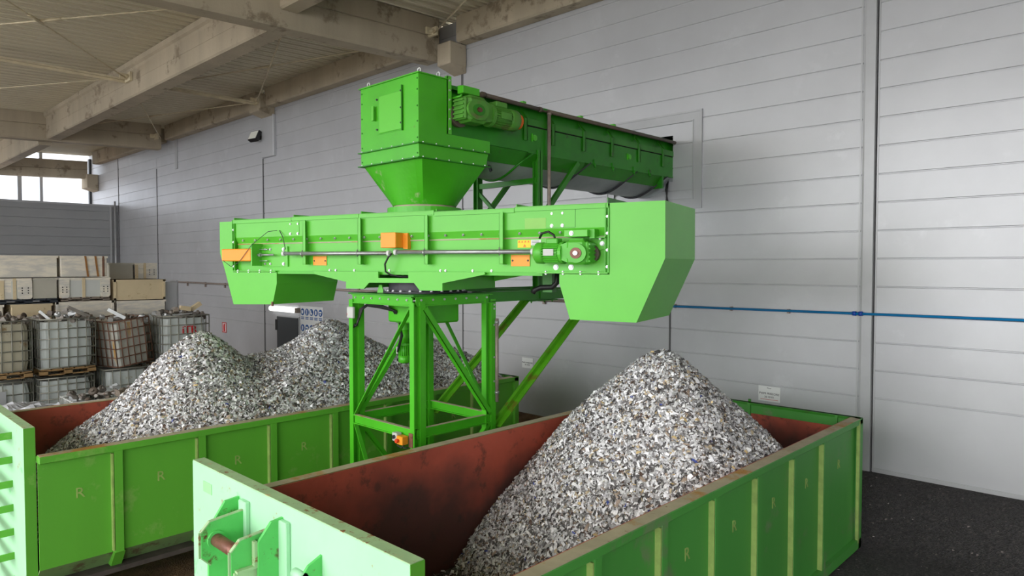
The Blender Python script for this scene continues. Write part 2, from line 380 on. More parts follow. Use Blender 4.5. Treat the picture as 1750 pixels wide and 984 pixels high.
# framed patch round the conveyor opening
mb = MB()
FX0, FX1, FZ0, FZ1 = -7.42, -5.535, 4.37, 5.96
for t0, t1, yy in ((0.0, 0.03, D - .035), (0.03, 0.15, D - .022), (0.15, 0.17, D - .035)):
    mb.box((FX0 + t0, yy, FZ0 + t0), (FX0 + t1, D + .02, FZ1 - t0)); mb.box((FX1 - t1, yy, FZ0 + t0), (FX1 - t0, D + .02, FZ1 - t0))
    mb.box((FX0 + t1, yy, FZ1 - t1), (FX1 - t1, D + .02, FZ1 - t0)); mb.box((FX0 + t1, yy, FZ0 + t0), (FX1 - t1, D + .02, FZ0 + t1))
struct('trim_4', mb, M['trim'])
mb = MB()
mb.add([(HX0, D + .0, HZ0), (HX1, D, HZ0), (HX1, D, HZ1), (HX0, D, HZ1), (HX0, D + 1.5, HZ0), (HX1, D + 1.5, HZ0), (HX1, D + 1.5, HZ1), (HX0, D + 1.5, HZ1)],
       [(0, 1, 5, 4), (1, 2, 6, 5), (2, 3, 7, 6), (3, 0, 4, 7), (4, 5, 6, 7)])
struct('trim_5', mb, M['dark'])

mb = MB(); clad(mb, -3.0, D, 0.0, 8.7, along='y', pos=10.5, sgn=1); mb.box((10.6, -3.0, 0), (10.7, D, 8.7)); struct('wall_right_light_block', mb, M['wall'])  # added unseen wall, blocks low sky light from the right
# low end wall, posts above it, bright exterior beyond
LX = -34.3
mb = MB(); clad(mb, -30, D, 0.0, 6.05, along='y', pos=LX, sgn=-1, groove=.02, depth=.02)
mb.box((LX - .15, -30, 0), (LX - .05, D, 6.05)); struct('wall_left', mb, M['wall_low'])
mb = MB(); mb.box((LX - .22, -30, 6.05), (LX + .06, D, 6.13)); mb.box((LX - .02, D - .35, 0), (LX + .06, D - .28, 6.05)); struct('trim_6', mb, M['trim'])
mb = MB(); mb.tube([(LX + .12, D - .16, 0.3), (LX + .12, D - .16, 6.3)], .04, 8); struct('trim_7', mb, M['trim'])
mb = MB(); clad(mb, -120, -38.2, 0, 30, groove=.02, depth=.015); struct('wall_outside', mb, M['outwhite'])
mb = MB(); clad(mb, -60, D, 0, 30, along='y', pos=-62, sgn=-1, groove=.02); struct('wall_yard', mb, M['outwhite'])
mb = MB(); mb.box((-38.32, D - .1, 6.1), (-38.12, D + .05, 8.6)); struct('trim_8', mb, M['door'])
for i, (yc, w) in enumerate(((7.346, .16), (8.186, .12), (6.4, .3))):
    mb = MB(); mb.box((-38.4, yc - w / 2, 0), (-38.2, yc + w / 2, 9.0)); struct('trim_%d' % (9 + i), mb, M['trim'])
mb = MB()
for y0 in (3.4, 4.4): mb.box((-61.99, y0, 7.6), (-61.9, y0 + .75, 10.4)); 
struct('window_1', mb, M['glass'])

mb = MB(); clad(mb, LX, -19.0, 0.0, 4.2, pos=-7.6, sgn=-1, groove=.02, depth=.02); mb.box((LX, -7.75, 0), (-19.0, -7.65, 4.2)); struct('wall_front_light_block', mb, M['wall_low'])  # added wall out of view, dims the daylight reaching the left end

# ------------------------------------------------------------------ canopy roof
SL = 0.0387
def roofz(y): return 8.76 + SL * (y - 9.83)
RX0, RX1, RY0 = -38.5, 16.0, -7.5
mb = MB(); prof = []; x = RX0
while x < RX1:
    prof += [(x, .0), (x + .022, .11), (x + .10, .11), (x + .122, .0), (x + .20, 0), (x + .212, -.022), (x + .238, -.022), (x + .25, 0)]; x += .33
n = len(prof)
V = [(p[0], RY0, roofz(RY0) + .02 + p[1]) for p in prof] + [(p[0], D + .2, roofz(D + .2) + .02 + p[1]) for p in prof]
mb.add(V, [(i, i + 1, n + i + 1, n + i) for i in range(n - 1)])
mb.add([(RX0, RY0, roofz(RY0) + .2), (RX1, RY0, roofz(RY0) + .2), (RX1, D + .2, roofz(D + .2) + .2), (RX0, D + .2, roofz(D + .2) + .2)], [(0, 1, 2, 3)])
struct('ceiling', mb, M['deck'])
def cross_beam(xr, w=.44, h=.92, y0=RY0, y1=9.83, name='concrete_cross_beam', label=''):
    """beam running towards the wall, following the roof slope: profile with a shallow step"""
    poly = [(xr - w, 0), (xr - w, -h + .05), (xr - w + .04, -h), (xr - .04, -h), (xr, -h + .05), (xr, -.42), (xr - .022, -.41), (xr - .022, -.395), (xr + .012, -.385), (xr + .012, 0)]
    mb = MB(); k = len(poly)
    V = [(p[0], y0, roofz(y0) + p[1]) for p in poly] + [(p[0], y1, roofz(y1) + p[1]) for p in poly]
    mb.add(V, [(i, (i + 1) % k, k + (i + 1) % k, k + i) for i in range(k)] + [tuple(range(k))[::-1], tuple(range(k, 2 * k))])
    return tag(mb.build(name, M['concrete']), label, 'concrete beam', 'sloping cross beams of the canopy')
cross_beam(-11.6, label='nearest sloping concrete beam, ends on the wall above the green hopper')
cross_beam(-27.8, label='middle sloping concrete beam, meets the wall at the far end of the long roof girder')
o = cross_beam(-37.2, h=.80, name='concrete_cross_beam', label='farthest and lowest concrete beam, just above the bright gap over the end wall')
o.location.z = -.40
def girder(x0, x1, y0, y1, zb, label, name='concrete_girder', step=True):
    zt = roofz((y0 + y1) / 2) - .03
    c = .035
    poly = [(y0, zt), (y0, zb + c), (y0 + c, zb), (y1 - c, zb), (y1, zb + c), (y1, zt), (y1 + .05, zt), (y1 + .05, zt + .02), (y0 - .07, zt + .02), (y0 - .07, zt - .10), (y0 - .02, zt - .14), (y0, zt - .2)] if step else \
           [(y0, zt), (y0, zb + c), (y0 + c, zb), (y1, zb), (y1, zt)]
    mb = MB(); mb.prism(poly, YZ, x0, x1)
    if step:
        mb.box((x0 + .02, y0 - .006, zt - .47), (x1 - .02, y0 + .02, zt - .46))
    return tag(mb.build(name, M['concrete']), label, 'concrete beam')
girder(-27.8, -12.05, 6.13, 6.55, 7.74, 'long thick concrete girder running parallel to the wall, left of the nearest beam')
girder(-11.59, 3.0, 6.13, 6.5, 8.0, 'short visible end of a concrete girder at the top edge, right of the nearest beam')
girder(-37.2, -28.3, 6.0, 6.4, 7.60, 'far concrete girder end glimpsed at the left edge above the end wall')
for x0, x1, lb in ((-11.15, 3.0, 'concrete edge beam on top of the wall, right of the nearest cross beam'),
                   (-19.75, -12.05, 'concrete edge beam on the wall behind the hopper, between flood lamp column and nearest beam'),
                   (-27.75, -20.35, 'concrete edge beam on the wall, left of the flood lamp column'),
                   (-36.8, -28.35, 'farthest concrete edge beam on the wall above the bright gap')):
    girder(x0, x1, 9.93, 10.22, 8.20, lb, 'concrete_edge_beam', False)['group'] = 'edge beams along the wall top'
# column heads
def head(x0, x1, z0, z1, lb, y0=9.75):
    mb = MB(); mb.box((x0, y0, z0), (x1, D - .01, z1), .02)
    mb.prism([(D - .01, z0), (y0 + .03, z0), (D - .01, z0 - .12)], YZ, x0 + .02, x1 - .02)
    return tag(mb.build('column_head', M['concrete']), lb, 'concrete column head', 'concrete heads carrying the roof beams')
head(-11.58, -11.15, 7.72, 8.2, 'concrete column head at the wall right above the green hopper')
head(-20.4, -19.7, 8.05, 8.55, 'concrete column head at the wall above the flood lamp')
head(-37.9, -37.0, 7.1, 7.75, 'small far concrete column head over the bright gap')
mb = MB(); mb.box((-20.42, D - .10, 6.75), (-19.66, D + .01, 8.0), .015); struct('trim_11', mb, M['wall'])
mb = MB(); mb.box((-27.5, D - .04, 7.1), (-27.3, D + .01, 8.2)); struct('trim_12', mb, M['trim'])

# tie rods and flat struts under the deck
def rod(p, q, lb, r=.022):
    r = .016
    mb = MB(); mb.tube([p, q], r, 8); mb.tube([Vector(p).lerp(Vector(q), .46), Vector(p).lerp(Vector(q), .52)], r * 1.9, 8)
    return tag(mb.build('tie_rod', M['rod']), lb, 'tie rod', 'thin steel tie rods under the roof')
A1_ = Vector((-19.4, 6.02, 8.22)); 
rod(A1_, (-12.1, .6, 8.05), 'tie rod from the girder bracket to the top edge of the picture')
rod((-19.2, 1.2, 8.08), (-12.1, 6.03, 8.24), 'pale tie rod crossing at the very top left, from left edge to the girder')
rod(A1_, (-27.7, 1.0, 8.10), 'pale tie rod running left from the girder bracket')
B1_ = Vector((-19.9, 9.75, 8.32))
rod(B1_, (-12.15, 6.62, 8.15), 'tie rod rising right from the column head above the flood lamp')
rod(B1_, (-27.6, 6.6, 8.15), 'tie rod running left from the column head above the flood lamp')
rod((-20.2, 6.6, 8.2), (-12.1, 9.7, 8.38), 'long tie rod under the deck towards the nearest beam')
rod((-27.5, 9.7, 8.2), (-20.6, 6.6, 8.18), 'short tie rod over the far edge beam corner')
rod((-11.55, 9.6, 8.35), (-4.5, 6.6, 8.3), 'tie rod at the top edge right of the nearest beam')
for a, b, lb in ((A1_, (-28.2 + .45, 6.0 - 4.2, 8.25), ''),): pass
mb = MB(); mb.box((-19.75, 1.5, 8.20), (-19.55, 6.1, 8.24)); mb.box((-19.66, 1.5, 8.14), (-19.64, 6.1, 8.2))
tag(mb.build('roof_strut', M['rod']), 'flat steel strut under the roof at left, ending on the girder bracket', 'steel strut', 'flat struts under the roof')
mb = MB(); mb.box((-20.0, 6.6, 8.28), (-19.82, 9.75, 8.31)); mb.box((-19.92, 6.6, 8.22), (-19.90, 9.75, 8.28))
tag(mb.build('roof_strut', M['rod']), 'flat steel strut under the roof ending at the column head above the flood lamp', 'steel strut', 'flat struts under the roof')
def bracket(p, s=.16, lb=''):
    mb = MB(); x, y, z = p; mb.box((x - s, y - .02, z - s * .6), (x + s, y + .04, z + s * .5)); mb.box((x - .02, y - s, z - .07), (x + .02, y, z + .07)); mb.tube([(x - s * .7, y - .05, z), (x + s * .7, y - .05, z)], .035, 8)
    return tag(mb.build('rod_bracket', M['rod']), lb, 'steel bracket', 'steel brackets holding the tie rods')
bracket((-19.4, 6.08, 8.25), .2, 'steel bracket on the side of the long girder'); bracket((-19.9, 9.72, 8.35), .16, 'steel bracket at the column head above the flood lamp')
bracket((-27.7, 9.6, 8.28), .2, 'steel bracket near the far end of the middle beam'); bracket((-11.5, 9.55, 8.40), .16, 'steel bracket at the wall end of the nearest beam')

# ------------------------------------------------------------------ things on the wall
def wall_sign(name, x0, x1, z0, z1, lb, lines, m=M['white']):
    e = empty(name, ((x0 + x1) / 2, D, z0), 0, lb, 'sign')
    mb = MB(); mb.box((x0, D - .014, z0), (x1, D - .002, z1)); mb.build('board', m, e)
    for body, size, zc, mm in lines:
        text_mesh('lettering', body, size, M[mm], e, axes(((x0 + x1) / 2, D - .016, zc), (1, 0, 0), (0, 0, 1)), .001, False)
    return e
e = wall_sign('wall_sign', -4.554, -4.216, 1.372, 1.60, 'white paper sign with two lines of bold letters above the right container',
          [('PWM FRISEORE', .046, 1.487, 'ink'), ('20 10 01', .042, 1.438, 'ink'), ('Moser', .026, 1.572, 'ink')])
e['group'] = 'white paper signs on the wall'
mb = MB(); mb.box((-4.52, D - .017, 1.397), (-4.25, D - .013, 1.402)); mb.build('red_line', M['red'], e)
e = wall_sign('wall_sign', -9.505, -9.21, 1.37, 1.575, 'white paper sign on the wall behind the tower strut, above the left container end',
          [('PWM FRISEORE', .042, 1.477, 'ink'), ('20 10 01', .04, 1.435, 'ink')])
e['group'] = 'white paper signs on the wall'
# safety poster
px0, px1, pz0, pz1 = -18.30, -17.08, .55, 2.27
e = empty('safety_poster', ((px0 + px1) / 2, D, pz0), 0, 'white safety poster with rows of blue round symbols and yellow triangles beside the door', 'poster')
mb = MB(); mb.box((px0, D - .014, pz0), (px1, D - .002, pz1)); mb.build('board', M['white'], e)
cw = (px1 - px0) / 5
def disc(cx, cz, r, d=.004, n=20, y=D - .015): 
    mb = MB(); mb.prism([(cx + r * math.cos(2 * PI * k / n), cz + r * math.sin(2 * PI * k / n)) for k in range(n)], XZ, y, y - d); return mb
for row in range(2):
    zc = 2.10 - row * .46
    for c in range(5):
        cx = px0 + cw * (c + .5)
        s_ = disc(cx, zc, .10).build('blue_symbol', M['blue'], e)
        mb = MB(); k = (c + row * 3) % 5
        y = D - .020
        if k == 0: mb.prism([(cx - .04, zc - .05), (cx + .04, zc - .05), (cx + .055, zc + .04), (cx - .055, zc + .04)], XZ, y, y - .003)
        elif k == 1: mb.box((cx - .02, y, zc - .07), (cx + .02, y - .003, zc + .07))
        elif k == 2: mb.prism([(cx - .05, zc - .06), (cx + .05, zc - .06), (cx + .05, zc - .02), (cx, zc), (cx - .01, zc + .06), (cx - .05, zc + .06)], XZ, y, y - .003)
        elif k == 3: mb.prism([(cx - .03, zc - .06), (cx + .03, zc - .06), (cx + .045, zc + .03), (cx, zc + .07), (cx - .04, zc + .03)], XZ, y, y - .003)
        else: mb.box((cx - .06, y, zc + .0), (cx + .06, y - .003, zc + .04)); mb.box((cx - .03, y, zc - .06), (cx + .03, y - .003, zc - .02))
        mb.build('pictogram', M['white'], s_)
        mb = MB()
        for q in range(2): mb.box((cx - .085, D - .015, zc - .165 - q * .045), (cx + (.08 if q else .085), D - .018, zc - .14 - q * .045))
        mb.build('caption', M['blue'], e)
for c in range(5):
    cx = px0 + cw * (c + .5); mb = MB(); mb.prism([(cx - .10, 1.17), (cx + .10, 1.17), (cx, 1.36)], XZ, D - .015, D - .019); t_ = mb.build('yellow_triangle', M['yellow'], e)
    mb = MB(); mb.box((cx - .012, D - .020, 1.20), (cx + .012, D - .022, 1.28)); mb.build('pictogram', M['ink'], t_)
    mb = MB(); mb.box((cx - .09, D - .015, 1.03), (cx + .09, D - .018, 1.12)); mb.build('caption', M['yellow'], e)
# door and lamp over it
mb = MB(); mb.box((-19.66, D - .05, .4), (-18.42, D + .01, 1.90), .01); dr = struct('door_1', mb, M['door'])
mb = MB(); mb.box((-19.74, D - .06, 1.48), (-19.62, D - .02, 1.80)); mb.build('door_hinge', M['black'], dr)
mb = MB(); mb.box((-19.70, D - .02, .4), (-19.66, D, 1.94)); mb.box((-18.42, D - .02, .4), (-18.38, D, 1.94)); mb.box((-19.66, D - .02, 1.9), (-18.42, D, 1.94)); mb.build('door_frame', M['trim'], dr)
e = empty('tube_lamp', (-19.2, D, 2.05), 0, 'glowing white tube lamp mounted over the dark door', 'lamp')
mb = MB(); mb.tube([(-20.0, D - .07, 2.13), (-19.97, D - .07, 2.13), (-18.44, D - .07, 2.13), (-18.40, D - .07, 2.13)], [.05, .08, .08, .05], 14); mb.build('lamp_tube', M['tube'], e)
mb = MB(); mb.box((-18.43, D - .13, 2.06), (-18.33, D, 2.2)); mb.build('end_cap', M['wood_grey'], e)
mb = MB(); mb.box((-19.9, D - .03, 2.10), (-18.5, D, 2.16)); mb.build('mount', M['lgrey'], e)
# fire sign
e = empty('fire_sign', (-23.4, D, 1.16), 0, 'small red and white fire extinguisher sign beside the caged tanks', 'sign')
mb = MB(); mb.box((-23.56, D - .02, 1.15), (-23.24, D, 1.50)); mb.build('board', M['white'], e)
mb = MB(); mb.box((-23.46, D - .03, 1.19), (-23.34, D - .02, 1.40)); mb.box((-23.43, D - .03, 1.40), (-23.33, D - .02, 1.45)); mb.build('extinguisher_symbol', M['red'], e)
mb = MB()
for a in ((-23.56, 1.47, -23.24, 1.50), (-23.56, 1.15, -23.24, 1.18), (-23.56, 1.15, -23.53, 1.5), (-23.27, 1.15, -23.24, 1.5)): mb.box((a[0], D - .028, a[1]), (a[2], D - .02, a[3]))
mb.build('red_border', M['red'], e)
# flood lamps
def flood(loc, rz, lb, s=1.0):
    e = empty('flood_lamp', loc, rz, lb, 'flood lamp', 'flood lamps')
    mb = MB(); mb.add([(-.22*s, -.34*s, -.14*s), (.22*s, -.34*s, -.14*s), (.22*s, -.22*s, .14*s), (-.22*s, -.22*s, .14*s), (-.20*s, -.24*s, -.20*s), (.20*s, -.24*s, -.20*s), (.20*s, -.12*s, .1*s), (-.20*s, -.12*s, .1*s)],
                      [(0,1,2,3),(7,6,5,4),(0,4,5,1),(1,5,6,2),(2,6,7,3),(3,7,4,0)]); mb.build('housing', M['black'], e, True)
    mb = MB(); mb.add([(-.19*s, -.348*s, -.115*s), (.19*s, -.348*s, -.115*s), (.19*s, -.238*s, .125*s), (-.19*s, -.238*s, .125*s)], [(0,1,2,3)]); mb.build('lamp_glass', M['floodglass'], e, True)
    mb = MB(); mb.bar((0, -.2*s, -.05*s), (0, 0, 0), .06*s, .04*s); mb.box((-.1*s, -.03*s, -.1*s), (.1*s, 0, .1*s)); mb.build('arm', M['black'], e, True)
    return e
flood((-20.6, D, 7.45), .15, 'black flood lamp on the wall under the column head')
flood((LX + .07, 2.55 + 1.05, 5.72), PI / 2, 'small flood lamp at the top of the low end wall', 1.1)
# pipes along the wall
e = empty('air_pipe', (-1, D, 2.77), 0, 'bright blue air pipe running along the wall', 'pipe')
mb = MB(); mb.tube([(-6.2, D - .06, 2.752), (26, D - .06, 2.93)], .018, 10); mb.build('pipe_run', M['dblue'], e)
mb = MB(); mb.tube([(-3.2, D - .06, 2.769), (-3.155, D - .06, 2.769)], .031, 10); mb.tube([(-3.12, D - .06, 2.769), (-3.07, D - .06, 2.77)], .031, 10); mb.build('coupling', mat('deep_blue_coupling', (14, 70, 170), .4), e)
for x in (-5.0, -4.1, -6.0):
    mb = MB(); mb.box((x - .015, D - .06, 2.725), (x + .015, D, 2.79)); mb.build('pipe_clip', M['pipe'], e)
e = empty('wall_conduit', (-15, D, 2.76), 0, 'thin dusty grey conduit along the wall left of the blue pipe', 'pipe')
mb = MB(); mb.tube([(-27.9, D - .05, 2.3), (-27.9, D - .05, 2.79), (-27.8, D - .05, 2.82), (-6.22, D - .05, 2.752)], .03, 8); mb.build('pipe_run', M['pipe'], e)
for x in np.arange(-26.5, -7, 1.6):
    mb = MB(); mb.box((x - .03, D - .05, 2.68), (x + .03, D, 2.85)); mb.build('pipe_clip', M['pipe'], e)
mb = MB()
for i in range(2): mb.tube([(-6.15 + .02 * i, D - .06, 4.84), (-6.17 + .03 * i, D - .07, 4.7), (-6.13 - .03 * i, D - .07, 4.5), (-6.15, D - .06, 4.33), (-6.15, D - .03, 4.1)], .012, 6)
tag(mb.build('hanging_cable', M['black']), 'black cable hanging from the conveyor opening down the wall', 'cable')

# ------------------------------------------------------------------ containers
def rib_prism(x, y0, y1, z0, z1, out, hat=.012):
    """trapezoid rib standing out of a side wall (side at x, outward = out)"""
    mb = MB(); mb.prism([(x, y0), (x + out, y0 + hat), (x + out, y1 - hat), (x, y1)], XY, z0, z1); return mb
def container(name, x0, x1, y0, y1, zt, lb, side, ribs, chamfer, head_z, letters, rimw=.12):
    e = empty(name, ((x0 + x1) / 2, (y0 + y1) / 2, 0), 0, lb, 'roll-off container', 'green roll-off containers')
    zb = .48 if chamfer else .06; fl = .30; th = .012
    # side walls: outer green skin and rust red inner skin
    for sgn, xs in ((1, x1), (-1, x0)):
        mb = MB(); xo = xs - sgn * .055
        mb.box((xo, y0, zb), (xo - sgn * th, y1, zt - .05)); mb.build('side_panel', side, e)
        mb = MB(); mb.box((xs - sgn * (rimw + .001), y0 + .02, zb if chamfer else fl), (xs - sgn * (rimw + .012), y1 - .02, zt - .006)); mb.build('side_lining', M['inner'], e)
        mb = MB(); mb.box((xs, y0, zt - .075), (xs - sgn * rimw, y1, zt - .004), .008); r_ = mb.build('rim_rail', side, e)
        mb = MB(); mb.box((xs - sgn * .004, y0 + .01, zt - .004), (xs - sgn * (rimw - .004), y1 - .01, zt)); mb.build('rim_dust', M['rimdust'], r_)
        if chamfer:
            mb = MB(); mb.prism([(xo, zb), (xo - sgn * .22, .26), (xo - sgn * .24, .27), (xo - sgn * th, zb + .01)], XZ, y0, y1); mb.build('lower_skirt', M['cont_low'], e)
        for yr in ribs:
            w = .10
            mb = rib_prism(xo, yr - w / 2, yr + w / 2, zb, zt - .07, sgn * .052)
            if chamfer: mb.prism([(xo + sgn * .052, zb), (xo, zb), (xo - sgn * .2, .28), (xo - sgn * .13, .24)], XZ, yr - w / 2, yr + w / 2)
            rb = mb.build('rib', side, e)
            mb = MB(); mb.box((xo + sgn * .0, yr - w / 2 - .012, zb + .02), (xo + sgn * .05, yr - w / 2 + .003, zt - .09)); mb.build('rib_edge', M['ribedge'], rb)
        if not chamfer:
            mb = MB(); mb.box((xs + sgn * .0, y0, .03), (xo - sgn * .02, y1, .14)); mb.build('bottom_rail', side, e)
            mb = MB(); mb.box((xs, y1 - .09, .03), (xs - sgn * .07, y1, zt)); mb.build('corner_post', side, e)
            mb = MB(); mb.box((xs + sgn * .003, y1 - .13, .1), (xs - sgn * .03, y1 - .095, zt - .03)); mb.build('post_edge', M['ribedge'], e)
        else:
            mb = MB(); mb.box((xs, y1 - .09, zb), (xs - sgn * .07, y1, zt)); mb.build('corner_post', side, e)
    mb = MB(); mb.box((x0 + .07, y0, fl - .05), (x1 - .07, y1, fl)); mb.build('floor_plate', M['infloor'], e)
    # long runners under the floor
    for xr in ((x0 + x1) / 2 - .53, (x0 + x1) / 2 + .53):
        mb = MB(); mb.box((xr - .06, y0 - .05, .0), (xr + .06, y1 - .1, fl - .05)); mb.build('runner', side, e)
    # tail doors at the far end: green framed, rust inside
    xm = (x0 + x1) / 2
    for a, b in ((x0 + .06, xm), (xm, x1 - .06)):
        mb = MB(); mb.box((a, y1 - .05, zb if not chamfer else .3), (b, y1, zt - .0)); dd = mb.build('tail_door', side, e)
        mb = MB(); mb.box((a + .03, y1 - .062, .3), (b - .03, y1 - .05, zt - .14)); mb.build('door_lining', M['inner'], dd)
        mb = MB(); mb.box((a, y1 - .068, zt - .03), (b, y1 + .012, zt + .0)); mb.build('door_rim', M['green_old'], dd)
    mb = MB(); mb.box((xm - .02, y1 - .075, .3), (xm + .02, y1 - .05, zt)); mb.box((x1 - .30, y1 - .075, .3), (x1 - .27, y1 - .05, zt)); mb.build('door_stile', side, e)
    mb = MB(); mb.tube([(xm - .02, y1, zt), (xm - .02, y1, zt + .035)], .02, 8); mb.build('hinge_pin', M['green_old'], e)
    # head plate
    hw = .0
    hx0, hx1 = x0 - .09, x1 - .13
    mb = MB(); mb.box((hx0, y0 - .095, .02), (hx1, y0 + .0, head_z - .004), .006); hp = mb.build('head_plate', M['mint'], e)
    mb = MB(); mb.box((hx0 + .003, y0 - .092, head_z - .004), (hx1 - .003, y0 - .003, head_z + .001)); mb.build('head_top', M['mint_top'], hp)
    mb = MB(); mb.box((hx1, y0 - .095, .02), (hx1 + .003, y0, head_z - .002)); mb.build('head_edge', M['cont'], hp)
    # weld lettering on the panels
    if letters:
        seg = list(ribs)
        for i in range(len(seg)):
            a = seg[i]; b = seg[i + 1] if i + 1 < len(seg) else y1 - .1
            yc = (a + b) / 2
            if b - a < .4: continue
            text_mesh('weld_letter', 'R', .15, M['ribedge'], e, axes((x1 - .055 + .002, yc, zt - .44), (0, 1, 0), (0, 0, 1)), .002, False)
    return e
CR = container('rolloff_container', -5.47, -2.66, 2.255, 8.90, 1.60, 'nearest green container with mint head plate and lifting hook bar, one pointed heap inside',
               M['cont2'], [3.60, 4.42, 5.235, 6.04, 6.875, 7.68], False, 1.90, True)
CL = container('rolloff_container', -10.57, -7.79, 1.60, 8.30, 1.60, 'green container at left with ladder rungs on its head plate, long double heap inside',
               M['cont'], [2.29, 3.14, 3.99, 4.84, 5.69, 6.50, 7.32], True, 1.87, True)
text_mesh('weld_letter', 'R', .15, M['ribedge'], CL, axes((-7.843, 1.95, 1.16), (0, 1, 0), (0, 0, 1)), .002, False)
# hook bracket on the near head plate
Yh = 2.16
hk = MB(); hk.box((-4.64, Yh, 1.32), (-4.60, Yh + .0, 1.32))
def plate(xa, poly, nm, m): 
    mb = MB(); mb.prism(poly, YZ, xa - .012, xa + .012); return mb.build(nm, m, CR)
plate(-4.75, [(Yh, 1.80), (Yh - .10, 1.79), (Yh - .22, 1.62), (Yh - .22, .1), (Yh, .1)], 'hook_gusset', M['hookgreen'])
plate(-4.12, [(Yh, 1.81), (Yh - .08, 1.80), (Yh - .17, 1.69), (Yh - .17, .1), (Yh, .1)], 'hook_gusset', M['hookgreen'])
for xa in (-4.62, -4.17):
    pl = plate(xa, [(Yh, 1.745), (Yh - .26, 1.72), (Yh - .32, 1.66), (Yh - .32, 1.49), (Yh - .26, 1.43), (Yh - .10, 1.46), (Yh, 1.40)], 'hook_plate', M['hookgreen'])
    mb = MB()
    pts = [(xa, Yh - .0, 1.747), (xa, Yh - .262, 1.722), (xa, Yh - .322, 1.66), (xa, Yh - .322, 1.49), (xa, Yh - .262, 1.428)]
    for a, b in zip(pts, pts[1:]): mb.bar(a, b, .026, .008, (1, 0, 0) if False else (0, 0, 1))
    mb.build('scraped_edge', M['mint_top'], pl)
mb = MB(); mb.tube([(-4.61, Yh - .225, 1.595), (-4.18, Yh - .225, 1.595)], .042, 18); mb.build('hook_bar', M['rust'], CR)
mb = MB(); mb.tube([(-4.62, Yh - .225, 1.595), (-4.59, Yh - .225, 1.595)], .06, 18); mb.tube([(-4.20, Yh - .225, 1.595), (-4.17, Yh - .225, 1.595)], .055, 18); mb.build('bar_collar', M['hookgreen'], CR)
mb = MB(); mb.box((-4.17, Yh - .30, 1.53), (-4.12, Yh - .02, 1.545)); mb.box((-4.155, Yh - .19, 1.545), (-4.12, Yh - .17, 1.70)); mb.box((-4.17, Yh - .31, 1.30), (-4.14, Yh - .12, 1.53)); mb.build('hook_rest', M['mint_top'], CR)
for xa in (-4.63, -4.07):
    mb = MB(); mb.box((xa - .055, Yh - .035, .1), (xa + .055, Yh, 1.80), .006); mb.build('head_channel', M['mint'], CR)
mb = MB(); mb.prism([(Yh, 1.70), (Yh - .09, 1.66), (Yh - .16, 1.58), (Yh - .16, 1.50), (Yh, 1.50)], YZ, -3.66, -3.64); mb.build('side_lug', M['hookgreen'], CR)
mb = MB(); mb.tube([(-3.75, Yh - .12, 1.60), (-3.64, Yh - .12, 1.60)], .03, 12); mb.build('lug_pin', M['mint'], CR)
mb = MB(); mb.box((-5.35, Yh - .004, 1.70), (-5.20, Yh, 1.78)); mb.build('label_remnant', mat('faded_label', (150, 214, 150), .5), CR)
# ladder rungs on the left head plate
for k in range(7):
    zc = 1.72 - .245 * k
    for xa, xb in ((-9.15, -8.42),):
        mb = MB(); mb.box((xa, 1.505 - .16, zc - .035), (xb, 1.505 - .145, zc + .035)); mb.box((xb - .012, 1.505 - .16, zc - .035), (xb, 1.505, zc + .035)); mb.box((xa, 1.505 - .16, zc - .035), (xa + .012, 1.505, zc + .035))
        rg = mb.build('ladder_rung', M['cont'], CL)
